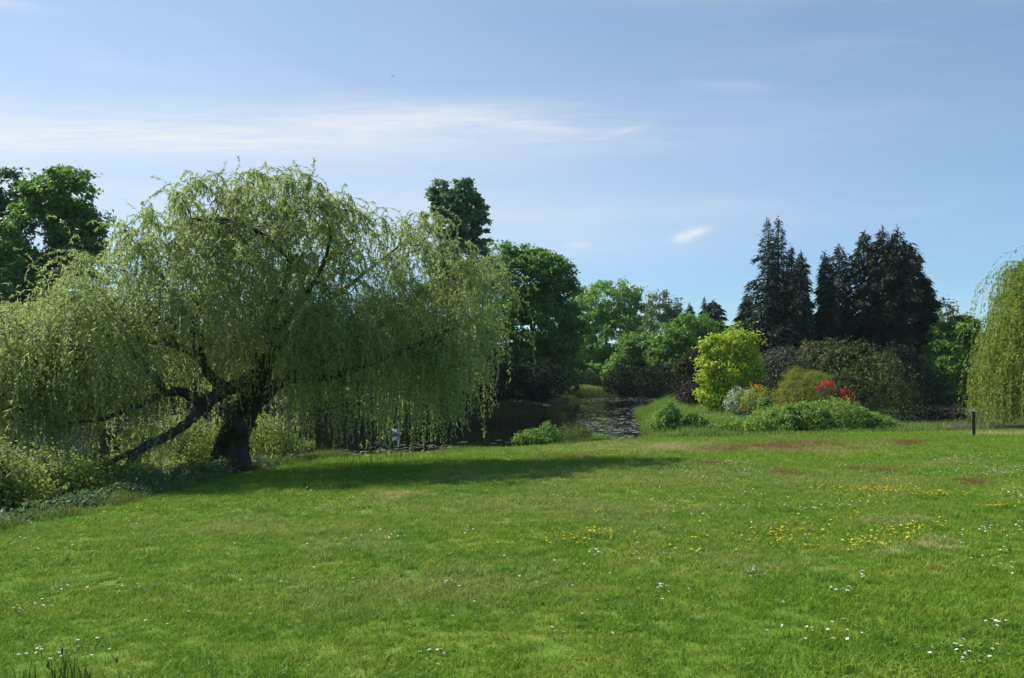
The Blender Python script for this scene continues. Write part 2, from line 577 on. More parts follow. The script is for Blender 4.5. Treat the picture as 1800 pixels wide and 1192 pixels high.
M = dict(
    willow=leaf_mat('willow_leaf', (0.240, 0.315, 0.125), (0.330, 0.385, 0.180), 0.5, (0.50, 0.60, 0.17), 0.5, 0.3, 0.25, 0.5),
    willow_far=leaf_mat('weeping_willow_leaf', (0.160, 0.240, 0.044), (0.250, 0.315, 0.060), 0.42, (0.36, 0.46, 0.05), 0.5, 0.25, 0.4),
    oak=leaf_mat('oak_leaf', (0.080, 0.169, 0.032), (0.144, 0.258, 0.045), 0.45, (0.193, 0.371, 0.040), 0.5, 0.3, 0.4, 0.15),
    oak_bright=leaf_mat('fresh_leaf', (0.133, 0.250, 0.040), (0.208, 0.342, 0.056), 0.46, (0.267, 0.467, 0.049), 0.5, 0.3, 0.4, 0.15),
    oak_dark=leaf_mat('dark_leaf', (0.041, 0.097, 0.022), (0.075, 0.138, 0.030), 0.3, (0.097, 0.207, 0.028), 0.45, 0.35, 0.4, 0.15),
    poplar=leaf_mat('poplar_leaf', (0.092, 0.181, 0.078), (0.151, 0.246, 0.105), 0.42, (0.164, 0.301, 0.098), 0.55, 0.2, 0.4, 0.2),
    pale=leaf_mat('pale_leaf', (0.114, 0.168, 0.054), (0.156, 0.210, 0.072), 0.4, (0.168, 0.240, 0.060), 0.5, 0.3, 0.4, 0.2),
    conifer=leaf_mat('conifer_spray', (0.030, 0.052, 0.034), (0.052, 0.076, 0.048), 0.10, None, 0.7, 0.12, 0.5, 0.4),
    conifer_dark=leaf_mat('dark_conifer_spray', (0.024, 0.040, 0.024), (0.040, 0.058, 0.034), 0.10, None, 0.7, 0.1, 0.5, 0.4),
    pine=leaf_mat('pine_needle', (0.022, 0.040, 0.022), (0.036, 0.054, 0.030), 0.08, None, 0.6, 0.25, 0.4, 0.4),
    cypress=leaf_mat('cypress_spray', (0.020, 0.034, 0.010), (0.050, 0.052, 0.014), 0.1, None, 0.7, 0.2, 0.5, 0.6),
    maple=leaf_mat('golden_maple_leaf', (0.300, 0.420, 0.040), (0.430, 0.510, 0.055), 0.35, (0.56, 0.68, 0.05), 0.5, 0.25, 0.35, 0.5),
    rhodo=leaf_mat('rhododendron_leaf', (0.067, 0.111, 0.029), (0.134, 0.157, 0.045), 0.12, None, 0.55, 0.14, 0.6, 0.5),
    rhodo_grey=leaf_mat('grey_rhododendron_leaf', (0.060, 0.090, 0.043), (0.120, 0.126, 0.074), 0.12, None, 0.5, 0.22, 0.6, 0.5),
    rhodo_shade=leaf_mat('shaded_rhododendron_leaf', (0.014, 0.030, 0.014), (0.028, 0.046, 0.022), 0.1, None, 0.7, 0.08, 0.5, 0.5),  # darker copy of the rhododendron leaf, with shade put into its colour
    olive=leaf_mat('cut_leaf_maple_leaf', (0.188, 0.226, 0.033), (0.296, 0.307, 0.047), 0.33, (0.375, 0.390, 0.041), 0.55, 0.2, 0.4, 0.8),
    purple=leaf_mat('purple_leaf', (0.045, 0.032, 0.030), (0.075, 0.058, 0.046), 0.2, None, 0.6, 0.25, 0.5, 0.6),
    shrub=leaf_mat('shrub_leaf', (0.169, 0.284, 0.057), (0.270, 0.374, 0.083), 0.42, (0.304, 0.471, 0.057), 0.5, 0.25, 0.5, 0.8),
    alder=leaf_mat('alder_leaf', (0.120, 0.240, 0.038), (0.186, 0.312, 0.058), 0.36, (0.240, 0.408, 0.042), 0.5, 0.25, 0.5, 1.0),
    fern=leaf_mat('fern_frond', (0.075, 0.130, 0.034), (0.115, 0.170, 0.050), 0.25, (0.11, 0.18, 0.04), 0.55, 0.25, 0.4, 0.9),
    reed=leaf_mat('reed_blade', (0.095, 0.160, 0.032), (0.160, 0.215, 0.048), 0.33, (0.2, 0.27, 0.04), 0.55, 0.25, 0.4, 0.5),
    lush=leaf_mat('lush_grass_blade', (0.121, 0.220, 0.040), (0.198, 0.292, 0.057), 0.36, (0.264, 0.396, 0.050), 0.55, 0.2, 0.4, 0.5),
    shade_reed=leaf_mat('shaded_reed_blade', (0.045, 0.080, 0.024), (0.075, 0.110, 0.034), 0.25, (0.08, 0.12, 0.03), 0.6, 0.15, 0.4, 0.5),  # darker copy of the reed colour, the far bank's shade painted in
    straw=leaf_mat('dry_stalk', (0.22, 0.19, 0.10), (0.34, 0.29, 0.17), 0.2, None, 0.7, 0.2, 0.5, 1.0),
    bramble=leaf_mat('bramble_leaf', (0.144, 0.213, 0.050), (0.241, 0.296, 0.077), 0.38, (0.343, 0.440, 0.068), 0.5, 0.25, 0.5, 0.9),
    nettle=leaf_mat('ground_cover_leaf', (0.067, 0.126, 0.048), (0.140, 0.196, 0.087), 0.3, (0.168, 0.280, 0.063), 0.55, 0.2, 0.5, 0.9),
    ivy=leaf_mat('ivy_leaf', (0.022, 0.048, 0.012), (0.048, 0.078, 0.020), 0.2, (0.05, 0.09, 0.015), 0.6, 0.12, 0.5, 1.0),
    red=leaf_mat('red_azalea_petal', (0.50, 0.010, 0.026), (0.66, 0.026, 0.040), 0.25, (0.6, 0.015, 0.03), 0.5, 0.2, 0.3, 2.0),
    orange=leaf_mat('orange_azalea_petal', (0.60, 0.23, 0.012), (0.66, 0.36, 0.020), 0.25, (0.6, 0.3, 0.02), 0.5, 0.2, 0.3, 2.0),
    white=leaf_mat('white_azalea_petal', (0.60, 0.58, 0.52), (0.72, 0.70, 0.66), 0.25, (0.6, 0.6, 0.5), 0.5, 0.2, 0.2, 2.0),
    pink=leaf_mat('pink_rhododendron_petal', (0.42, 0.18, 0.30), (0.52, 0.28, 0.40), 0.25, None, 0.5, 0.2, 0.3, 2.0),
    wood_mass=leaf_mat('woodland_leaf', (0.022, 0.050, 0.014), (0.044, 0.078, 0.020), 0.25, (0.05, 0.10, 0.02), 0.5, 0.3, 0.5, 0.06),
    bark=plain_mat('willow_bark', (0.030, 0.024, 0.018), (0.085, 0.070, 0.054), 0.9, 5.0, 1.0, (1, 1, 0.25)),
    bark_grey=plain_mat('tree_bark', (0.035, 0.030, 0.024), (0.080, 0.070, 0.056), 0.9, 4.0, 0.6, (1, 1, 0.25)),
    bark_pale=plain_mat('pale_conifer_bark', (0.090, 0.070, 0.052), (0.160, 0.130, 0.100), 0.9, 4.0, 0.6, (1, 1, 0.25)),
    stem=plain_mat('shrub_stem', (0.040, 0.032, 0.022), (0.080, 0.062, 0.042), 0.9, 8.0),
    turf=turf_mat('turf', False),
    blade=turf_mat('grass_blade', True),
    water=water_mat(),
    pad=leaf_mat('lily_pad_leaf', (0.070, 0.095, 0.038), (0.130, 0.090, 0.072), 0.0, None, 0.42, 0.5, 0.5, 1.0),
)

# ------------------------------------------------------------------ ground and water
def spread_axis(lo, hi, fine, far, growth=1.16):
    a = list(np.arange(lo, hi + 1e-6, fine))
    s, x = fine, hi
    while x < far:
        s *= growth
        x += s
        a.append(x)
    s, x = fine, lo
    while x > -far:
        s *= growth
        x -= s
        a.insert(0, x)
    return np.array(a)


gx = spread_axis(-22, 25, 0.27, 700)
gy = np.concatenate([[-600, -300, -150, -80, -40, -20, -10, -5, -2, 0, 1.5], spread_axis(2.5, 46, 0.26, 60)[spread_axis(2.5, 46, 0.26, 60) > 2.4]])
gy = np.unique(np.concatenate([gy[gy < 46], np.arange(46, 130, 1.0), 130 * 1.14 ** np.arange(0, 16)]))
GX, GY = np.meshgrid(gx, gy)
GZ = ground(GX, GY)
lx, ly = GX.ravel(), GY.ravel()
front = (ly > 2) & (ly < 45)
red = np.zeros(len(lx))
dry = np.zeros(len(lx))
red[front] = patch_mask(lx[front], ly[front], SORREL)
dry[front] = patch_mask(lx[front], ly[front], DRY)
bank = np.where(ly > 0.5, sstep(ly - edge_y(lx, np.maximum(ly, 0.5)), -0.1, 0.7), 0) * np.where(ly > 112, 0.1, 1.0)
nx, ny = len(gx), len(gy)
ii = (np.arange(ny - 1)[:, None] * nx + np.arange(nx - 1)[None]).ravel()
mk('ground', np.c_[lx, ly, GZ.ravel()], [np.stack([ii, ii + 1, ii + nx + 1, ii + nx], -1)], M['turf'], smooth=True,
   attrs=dict(red=red, dry=dry, bank=bank))['kind'] = 'structure'

wa = Acc()
wx, wy = np.linspace(-95, 34, 40), np.linspace(24, 126, 40)
WX, WY = np.meshgrid(wx, wy)
ii = (np.arange(39)[:, None] * 40 + np.arange(39)[None]).ravel()
mk('pond_water', np.c_[WX.ravel(), WY.ravel(), np.full(1600, WATER)], [np.stack([ii, ii + 1, ii + 41, ii + 40], -1)], M['water'])['kind'] = 'structure'


# ------------------------------------------------------------------ growing trees
def grow(P0, par0, anchors, step, rng, bow=0.25, up=0.15, wob=0.12):
    """connects anchors to a skeleton, nearest first; returns node positions and parents"""
    cap = len(P0) + len(anchors) * 14
    P = np.zeros((cap, 3))
    n = len(P0)
    P[:n] = P0
    par = list(par0)
    d0 = np.min(np.linalg.norm(anchors[:, None] - np.asarray(P0)[None], axis=2), 1)
    for k in np.argsort(d0):
        a = anchors[k]
        dv = P[:n] - a
        d = np.sqrt((dv * dv).sum(1)) + 0.6 * np.maximum(0, dv[:, 2])
        i = int(np.argmin(d))
        s = P[i]
        L = np.linalg.norm(a - s)
        cnt = int(min(max(1, math.ceil(L / step)), 13))
        pd = nrm(s - P[par[i]]) if par[i] >= 0 else np.array([0, 0, 1.0])
        c = s + pd * L * bow + (a - s) * 0.3 + np.array([0, 0, L * up])
        t = np.linspace(0, 1, cnt + 1)[1:, None]
        pts = (1 - t) ** 2 * s + 2 * t * (1 - t) * c + t ** 2 * a
        if cnt > 1:
            pts[:-1] += rng.normal(size=(cnt - 1, 3)) * step * wob
        for q in range(cnt):
            P[n] = pts[q]
            par.append(i)
            i = n
            n += 1
    return P[:n], np.array(par)


def skeleton_tubes(acc, P, par, r_tip, rmax, skip=0, expo=0.45, thin=3, thick=6, first=None):
    """tubes along every chain; the first SKIP nodes (hand-made limbs) get none"""
    n = len(P)
    tips = np.zeros(n)
    has = np.zeros(n, bool)
    has[par[par >= 0]] = True
    tips[~has] = 1
    for i in range(n - 1, -1, -1):
        if par[i] >= 0:
            tips[par[i]] += tips[i]
    r = np.minimum(r_tip * tips ** expo, rmax)
    main = {}
    for i in range(n):
        p = par[i]
        if p >= 0 and i >= skip and (p not in main or tips[i] > tips[main[p]]):
            main[p] = i
    for i in range(skip, n):
        p = par[i]
        if p >= 0 and main.get(p) == i and p >= skip:
            continue
        ch = ([p] if p >= 0 else []) + [i]
        while ch[-1] in main:
            ch.append(main[ch[-1]])
        rr = r[ch].copy()
        rr[0] = min(rr[0], rr[1] * 1.15)
        if len(ch) > 1:
            acc.tube(P[ch], rr, thick if rr[0] > r_tip * 4 else thin)
    return r


def lobe_points(lobes, n, rng, lo=0.5, wgt=None):
    """points in the outer part of a union of ellipsoids (c, radii): positions, outward directions, lobe number"""
    c = np.array([l[0] for l in lobes])
    R = np.array([l[1] for l in lobes])
    wgt = (R[:, 0] * R[:, 1] * R[:, 2]) ** (2 / 3) if wgt is None else wgt
    k = rng.choice(len(lobes), n, p=wgt / wgt.sum())
    u = rand_dir(n, rng)
    s = lo + (1 - lo) * rng.random(n) ** 0.6
    p = c[k] + u * R[k] * s[:, None]
    out = nrm(u / R[k])
    return p, out, k


def px_lobes(lobes, depth):
    """(px, py, rx, ry[, dy[, ry_depth]]) in the photograph's pixels at a depth -> ellipsoids of real size"""
    out = []
    for l in lobes:
        y = depth + (l[4] if len(l) > 4 else 0)
        c = at(l[0], l[1], y)
        rx, rz = l[2] / F * y, l[3] / F * y
        out.append((c, np.array([rx, l[5] if len(l) > 5 else max(rx * 0.85, rz * 0.6), rz])))
    return out


def leafy(lobes, rng, clumps, per, clump_r, L, W, flat=0.6, lo=0.5, up=0.5, droop=0.0, noise=0.22, far=False):
    """clumped leaves through the crown's volume; returns verts, quads, clump centres"""
    c, out, k = lobe_points(lobes, clumps, rng, lo)
    nz = fbm(c * (0.5 / clump_r), 2)
    cen = np.array([l[0] for l in lobes])[k]
    c = cen + (c - cen) * (1 + (nz[:, None] - 0.5) * 2 * noise)
    keep = np.ones(len(c), bool)
    for (lc, lr) in lobes:                       # thin out what lies deep inside another lobe
        q = (((c - lc) / lr) ** 2).sum(1)
        keep &= ~((q < 0.3) & (rng.random(len(c)) < 0.6))
    c, out = c[keep], out[keep]
    m_ = len(c)
    rs = clump_r * (0.6 + 0.8 * rng.random(m_))
    ci = np.repeat(np.arange(m_), per)
    off = rng.normal(size=(len(ci), 3)) * 0.5
    off[:, 2] *= flat
    off += out[ci] * (rng.random(len(ci))[:, None] * 0.4)
    P = c[ci] + off * rs[ci][:, None]
    N = nrm(out[ci] * 0.5 + np.array([0, 0, up]) + rng.normal(size=P.shape) * 0.55)
    D = nrm(np.cross(N, rand_dir(len(P), rng)) + np.array([0, 0, -droop]))
    sz = 0.7 + 0.6 * rng.random(len(P))
    if far:
        V, q = spikes(P, D, N, L * sz, W * sz)
    else:
        V, q = leaves(P, D, N, L * sz, W * sz, 0.5)
    return V, q, c


def broadleaf(name, label, cat, depth, base_px, lobes, mat, clumps=260, per=55, clump_r=0.9, leaf=0.34, width=0.22, trunk_r=0.35, bark='bark_grey',
              seed=0, group=None, limbs=110, lo=0.45, trunk_top=None, noise=0.22, crown_name='crown'):
    rng = np.random.default_rng(seed + 100)
    x = (base_px - 900) / F * depth
    base = np.array([x, depth, gz(x, depth) - 0.1])
    lb = px_lobes(lobes, depth)
    leaf, width = leaf * 1.05, width * 1.1
    V, q, c = leafy(lb, rng, int(clumps * 1.6), int(per * 1.25), clump_r, leaf * 1.15, width * 1.1, lo=lo, noise=noise, far=True)
    t = thing(name, base + [0, 0, 0.1], label, cat, group)
    cz = np.average([l[0][2] for l in lb])
    cx = np.average([l[0][0] for l in lb])
    top = np.array([cx * 0.6 + x * 0.4, depth, max(cz if trunk_top is None else base[2] + trunk_top, base[2] + 1)])
    tp = poly_spline([base, base + (top - base) * 0.4 + rng.normal(size=3) * 0.1 * trunk_r * 3, top], 9)
    tr = np.linspace(trunk_r, trunk_r * 0.5, 9)
    tr[0] *= 1.35
    a = Acc()
    a.tube(tp, tr, 9, 0.12, rng)
    sel = c[rng.permutation(len(c))[:limbs]]
    P, par = grow(tp[3:], [-1] + list(range(5)), sel, max(1.0, clump_r * 1.1), rng)
    skeleton_tubes(a, P, par, trunk_r * 0.055, trunk_r * 0.55, skip=6)
    a.build('trunk', M[bark], t, True)
    o = mk(crown_name, V, [q], M[mat], t)
    o['kind'] = 'stuff'
    return t


def shrub(name, label, cat, depth, base_px, lobes, mat, clumps=240, per=24, clump_r=0.3, leaf=0.12, width=0.06, seed=0, group=None, lo=0.55,
          up=0.5, droop=0.1, noise=0.18, stems=14, flat=0.7, blossom=()):
    rng = np.random.default_rng(seed + 500)
    x = (base_px - 900) / F * depth
    base = np.array([x, depth, gz(x, depth)])
    lb = px_lobes(lobes, depth)
    V, q, c = leafy(lb, rng, clumps, per, clump_r, leaf, width, flat, lo, up, droop, noise)
    gzz = ground(V[:, 0], V[:, 1])
    ok = (V[:, 2] > gzz - 0.02).reshape(-1, 4).all(1)
    q = q[ok]
    t = thing(name, base, label, cat, group)
    a = Acc()
    for i in rng.permutation(len(c))[:stems]:
        e = c[i]
        b = base + np.r_[(e - base)[:2] * 0.3 + rng.normal(size=2) * 0.08, 0]
        b[2] = gz(b[0], b[1]) - 0.05
        a.tube(poly_spline([b, (b + e) / 2 + [0, 0, 0.1 * (e[2] - b[2])], e], 5), np.linspace(0.035, 0.012, 5), 4)
    a.build('stem', M['stem'], t)
    mk('foliage', V[q.ravel()], [np.arange(q.size).reshape(-1, 4)], M[mat], t)['kind'] = 'stuff'
    for (bname, bmat, bl, n, per_b, r_b, sz) in blossom:
        BV, bq, _ = leafy(px_lobes(bl, depth), rng, n, per_b, r_b, sz, sz * 0.8, 0.8, 0.75, 0.4, 0.0, 0.12)
        mk(bname, BV, [bq], M[bmat], t)['kind'] = 'stuff'
    return t


def conifer(name, label, depth, base_px, top_py, half_px, mat='conifer', seed=0, group=None, bare=0.06, bark='bark_grey', power=0.75, n_br=230, spray=120,
            L=0.52, lean=0.0, cat='tree', droop=0.55, rag=0.5):
    rng = np.random.default_rng(seed + 900)
    x = (base_px - 900) / F * depth
    zb = gz(x, depth)
    base = np.array([x, depth, zb - 0.1])
    top = at(base_px + lean, top_py, depth)
    H = top[2] - base[2]
    Rm = half_px / F * depth
    t = thing(name, base + [0, 0, 0.1], label, cat, group)
    a = Acc()
    tp = np.linspace(0, 1, 10)[:, None]
    trunk = base + (top - base) * tp + np.c_[rng.normal(size=(10, 2)) * 0.04, np.zeros(10)]
    a.tube(trunk, np.linspace(0.02 * H, 0.02, 10), 7)
    Ps, Ds, Ls = [], [], []
    for k in range(n_br):
        s = bare + (1 - bare) * (k + rng.random()) / n_br
        prof = (1 - s) ** power * (0.6 + 0.4 * min(1, s / 0.25)) + 0.03
        l = Rm * prof * (1 - rag + 2 * rag * rng.random() * (0.75 + 0.5 * math.sin(k * 1.7)))
        l = min(l, Rm * 1.15)
        an = k * 2.399 + rng.normal() * 0.3
        p0 = base + (top - base) * s
        h = np.array([math.cos(an), math.sin(an), 0])
        n = max(6, int(spray * (l / Rm) ** 1.2))
        f = 0.15 + 0.85 * rng.random(n) ** 0.7
        q = p0 + h * (f * l)[:, None] + np.array([0, 0, 1]) * (0.25 * l * f - droop * l * f ** 2)[:, None]
        side = np.array([-h[1], h[0], 0])
        q = q + side * (rng.normal(size=n) * 0.18 * l * (1.1 - f * 0.7))[:, None] + rng.normal(size=(n, 3)) * 0.12
        Ps.append(q)
        Ds.append(h * 0.7 + side * rng.normal(size=n)[:, None] * 0.6 + np.array([0, 0, -1]) * (0.25 + 0.5 * rng.random(n))[:, None])
        Ls.append(L * (0.6 + 0.7 * rng.random(n)) * (0.55 + 0.45 * l / Rm))
        if l > Rm * 0.35:
            ff = np.linspace(0, 0.85, 4)
            a.tube(p0 + h * (ff * l)[:, None] + np.array([0, 0, 1]) * (0.25 * l * ff - droop * l * ff ** 2)[:, None], np.linspace(0.05, 0.015, 4), 3)
    # the leader
    n = 40
    f = rng.random(n)
    Ps.append(top + np.array([0, 0, 0.35]) - np.array([0, 0, 1]) * (f * 1.8)[:, None] + rng.normal(size=(n, 3)) * 0.12 * (0.4 + f[:, None]))
    Ds.append(rng.normal(size=(n, 3)) * 0.6 + np.array([0, 0, 0.5]))
    Ls.append(np.full(n, L * 0.6))
    P, D, LL = np.concatenate(Ps), nrm(np.concatenate(Ds)), np.concatenate(Ls)
    N = nrm(rng.normal(size=P.shape) + np.array([0, 0, 0.5]))
    V, q = spikes(P, D, N, LL * 1.1, LL * 0.24)
    a.build('trunk', M[bark], t, True)
    mk('crown', V, [q], M[mat], t)['kind'] = 'stuff'
    return t


# ------------------------------------------------------------------ willows
def twigs(start, d0, length, floor_z, rng, steps=10, per=4, leaf=0.085, width=0.019, grav=0.30, wig=0.16):
    """hanging twigs with narrow leaves; floor_z(x, y) is where they end"""
    n = len(start)
    P = np.zeros((steps + 1, n, 3))
    P[0] = start
    d = nrm(d0)
    g = grav * (0.6 + 0.8 * rng.random(n))[:, None]
    sl = (length / steps)[:, None]
    alive = np.ones((steps + 1, n), bool)
    for s in range(steps):
        d = nrm(d + np.array([0, 0, -1]) * g + rng.normal(size=(n, 3)) * wig)
        P[s + 1] = P[s] + d * sl
        alive[s + 1] = alive[s] & (P[s + 1, :, 2] > floor_z(P[s + 1, :, 0], P[s + 1, :, 1]))
    segs = alive[1:]
    A, B = P[:-1][segs], P[1:][segs]
    t = nrm(B - A)
    S = nrm(np.cross(t, rng.normal(size=t.shape))) * 0.004
    m_ = len(A)
    TV = np.stack([A - S, A + S, B + t * 0.02], 1).reshape(-1, 3)
    Tq = np.arange(m_ * 3).reshape(-1, 3)
    k = np.repeat(np.arange(m_), per)
    f = rng.random(len(k))[:, None]
    LP = A[k] * (1 - f) + B[k] * f
    D = nrm(t[k] * 0.55 + rng.normal(size=LP.shape) * 0.55 + np.array([0, 0, -0.35]))
    N = rand_dir(len(k), rng)
    sz = 0.65 + 0.7 * rng.random(len(k))
    LV, Lq = spikes(LP, D, N, leaf * sz, width * sz)
    return TV, Tq, LV, Lq


def px_path(pts):
    return np.array([at(*p) for p in pts])


rng = np.random.default_rng(5)
wb = np.array([(408 - 900) / F * 21, 21.0, 0])
wb[2] = gz(wb[0], wb[1])
willow = thing('willow_tree', wb, 'big sprawling willow with dark leaning trunk at the pond edge of the lawn', 'tree')
trunk_path = np.concatenate([[wb + [0.0, 0, -0.15]], px_path([(410, 800, 21), (414, 770, 21), (428, 735, 21), (446, 700, 21.1), (462, 665, 21.2), (474, 625, 21.3)])])
ta = Acc()
tpts = poly_spline(trunk_path, 22)
trr = np.interp(np.linspace(0, 1, 22), [0, 0.08, 0.3, 0.55, 1], [0.62, 0.47, 0.37, 0.31, 0.17])
ta.tube(tpts, trr, 26, 0.16, rng)
ta.tube(poly_spline(px_path([(382, 838, 20.8), (384, 800, 20.8), (396, 765, 20.9), (420, 735, 21.0)]), 10), np.linspace(0.22, 0.13, 10), 10, 0.15, rng)
ta.build('trunk', M['bark'], willow, True)

LIMBS = [  # path in the photograph (px, py, depth), radius at start and end
    ([(468, 648, 21.2), (425, 672, 20.8), (388, 690, 20.5), (355, 716, 20.2), (328, 745, 19.9), (285, 770, 19.5), (242, 792, 19.0), (220, 825, 18.6), (203, 856, 18.2)], 0.19, 0.08),
    ([(392, 692, 20.5), (352, 706, 20.2), (322, 690, 20.0), (290, 693, 19.7), (240, 713, 19.2), (180, 736, 18.7), (110, 745, 18.2)], 0.16, 0.03),
    ([(290, 693, 19.7), (268, 658, 19.6), (232, 620, 19.4), (165, 575, 19.3), (90, 545, 19.0), (20, 540, 18.8)], 0.10, 0.02),
    ([(405, 684, 20.7), (370, 662, 20.5), (352, 625, 20.4), (335, 570, 20.4), (295, 500, 20.2), (250, 445, 20.0), (225, 410, 19.9)], 0.15, 0.012),
    ([(474, 625, 21.3), (470, 565, 21.5), (500, 505, 21.8), (508, 450, 21.8), (490, 400, 21.7), (470, 360, 21.6)], 0.12, 0.008),
    ([(440, 715, 21.1), (500, 668, 21.8), (580, 625, 22.4), (670, 568, 23.0), (740, 512, 23.4), (810, 470, 23.8), (870, 452, 24.0)], 0.20, 0.014),
    ([(474, 625, 21.3), (540, 560, 22.2), (615, 500, 23.2), (680, 450, 24.0), (725, 410, 24.5)], 0.11, 0.012),
    ([(352, 625, 20.4), (285, 600, 19.4), (190, 603, 19.0), (110, 650, 18.6), (30, 690, 18.3), (-60, 700, 18.0)], 0.10, 0.025),
    ([(462, 660, 21.2), (430, 590, 22.5), (390, 510, 23.8), (360, 430, 24.6), (340, 370, 25.0)], 0.13, 0.012),
    ([(470, 600, 21.4), (530, 530, 21.2), (570, 460, 20.9), (580, 410, 20.6), (570, 380, 20.4)], 0.08, 0.008),
    ([(500, 668, 21.8), (590, 660, 21.4), (700, 620, 21.6), (790, 580, 22.0), (840, 560, 22.2)], 0.12, 0.03),
    ([(30, 690, 18.3), (40, 745, 18.0), (12, 800, 17.7), (-20, 850, 17.4)], 0.06, 0.02),
    ([(242, 792, 19.0), (180, 820, 18.2), (130, 850, 17.4), (60, 865, 16.6)], 0.07, 0.02),
    ([(512, 455, 21.8), (440, 400, 21.0), (385, 385, 20.6), (335, 390, 20.4)], 0.08, 0.02),
]
nodes, parents = [tpts], [np.arange(-1, len(tpts) - 1)]
limb_ends = []
for path, r0, r1 in LIMBS:
    pts = poly_spline(px_path(path), 5 * len(path))
    a = Acc()
    a.tube(pts + rng.normal(size=pts.shape) * r0 * 0.08, (r1 * 0.6 + (r0 - r1 * 0.6) * (1 - np.linspace(0, 1, len(pts))) ** 0.85) * (1 + 0.15 * (rng.random(len(pts)) - 0.5)), 10, 0.12, rng)
    a.build('limb', M['bark'], willow, True)
    n0 = sum(len(v) for v in nodes)
    allp = np.concatenate(nodes)
    i0 = int(np.argmin(np.linalg.norm(allp - pts[0], axis=1)))
    nodes.append(pts)
    limb_ends += list(range(n0 + int(len(pts) * 0.55), n0 + len(pts)))
    parents.append(np.r_[i0, np.arange(n0, n0 + len(pts) - 1)])

W_PX = [(480, 435, 140, 105, 0.5, 2.6), (560, 430, 80, 90, 1.2, 2.3), (340, 475, 120, 85, -0.5, 2.5), (255, 520, 105, 75, -1.6, 2.4), (165, 580, 120, 62, -2.4, 2.2),
        (60, 610, 110, 72, -2.0, 1.8), (-45, 640, 60, 60, -2.4, 1.5), (655, 470, 80, 75, 1.8, 2.0), (745, 445, 78, 85, 2.4, 1.9), (820, 490, 62, 75, 2.6, 1.6),
        (862, 515, 40, 60, 2.8, 1.2), (560, 560, 120, 60, 0.5, 2.0), (720, 590, 100, 55, 1.2, 1.6), (805, 600, 55, 70, 1.5, 1.3), (420, 560, 140, 60, 0.6, 2.6),
        (485, 352, 100, 55, 0.3, 2.0), (395, 375, 100, 60, 0.0, 2.0), (300, 420, 70, 50, -0.8, 1.8), (600, 395, 70, 60, 1.0, 1.8), (130, 690, 110, 50, -1.8, 1.5)]
W_LOBES = px_lobes(W_PX, 21.0)
anch, aout, _ = lobe_points(W_LOBES, 1250, rng, 0.35, np.array([q[2] * q[3] for q in W_PX], float))
skip_n = sum(len(v) for v in nodes)
WP, WPAR = grow(np.concatenate(nodes), np.concatenate(parents), anch, 0.42, rng, 0.3, 0.1, 0.22)
ba = Acc()
wr = skeleton_tubes(ba, WP, WPAR, 0.0085, 0.12, skip=skip_n, expo=0.5, thick=6)
ba.build('branches', M['bark'], willow, True)['kind'] = 'stuff'

HEM_PX = np.array([-400, -150, 0, 150, 260, 330, 420, 480, 600, 700, 735, 760, 800, 855, 880, 1000])
HEM_PY = np.array([900, 850, 830, 810, 800, 770, 740, 795, 812, 800, 800, 770, 745, 725, 650, 600])


def hem(x, y):
    px = 900 + F * x / y
    py = np.interp(px, HEM_PX, HEM_PY) + (fbm(np.stack([x, y], -1) * 1.4, 2) - 0.52) * 330
    return np.maximum(EYE - (py - HZ) / F * y, lawn_plane(x, y) - 0.2)


cand = np.arange(skip_n, len(WP))
cand = np.concatenate([cand[wr[cand] < 0.035], np.array(limb_ends)])
NT_W = 7400
kx = ((900 + F * WP[cand, 0] / WP[cand, 1]) // 36).astype(int)
ky = ((HZ - F * (WP[cand, 2] - EYE) / WP[cand, 1]) // 36).astype(int)
_, inv, cn = np.unique(kx * 1000 + ky, return_inverse=True, return_counts=True)
wgt = (cn[inv] + 3.0) ** -0.75          # even out bare and crowded parts of the crown
tuftn = rng.choice(cand, 3000, p=wgt / wgt.sum())       # twigs spring in sprays, several from one place
st = tuftn[rng.integers(0, 3000, NT_W)]
S0 = WP[st] + rng.normal(size=(NT_W, 3)) * 0.06
spx = 900 + F * S0[:, 0] / S0[:, 1]
spy = HZ - F * (S0[:, 2] - EYE) / S0[:, 1]
# the dark limbs show through on the near side: fewer twigs hang in front of them
open_ = (spx > 170) & (spx < 500) & (spy > 560) & (S0[:, 1] < 21.5)
keep = ~(open_ & (rng.random(NT_W) < 0.12))
keep &= ~((spx > 120) & (spx < 460) & (spy > 640) & (rng.random(NT_W) < 0.12))
keep &= ~((spx > 610) & (rng.random(NT_W) < 0.35))          # the right side is looser
S0, st = S0[keep], st[keep]
bd = nrm(WP[st] - WP[WPAR[st]])
hgt = S0[:, 2] - lawn_plane(S0[:, 0], S0[:, 1])
D0 = bd * 0.8 + rng.normal(size=S0.shape) * 0.55 + np.array([0, 0, 0.15])
top_ = np.clip((6.3 - hgt) / 1.6, 0.0, 1.0)
D0[:, 2] = np.where(D0[:, 2] > 0, D0[:, 2] * (0.35 + 0.65 * top_), D0[:, 2])
spr = (hgt > 5.2) & (rng.random(len(S0)) < 0.12)
D0[spr] += [0, 0, 0.9]
LEN = (0.6 + 0.4 * top_) * (0.6 + 1.5 * rng.random(len(S0)) ** 1.3 + np.where(hgt < 5.0, 0.9 * rng.random(len(S0)), 0))
TV, Tq, LV, Lq = twigs(S0, D0, LEN, hem, rng, steps=9, per=5, leaf=0.095, width=0.0205, grav=0.30, wig=0.2)
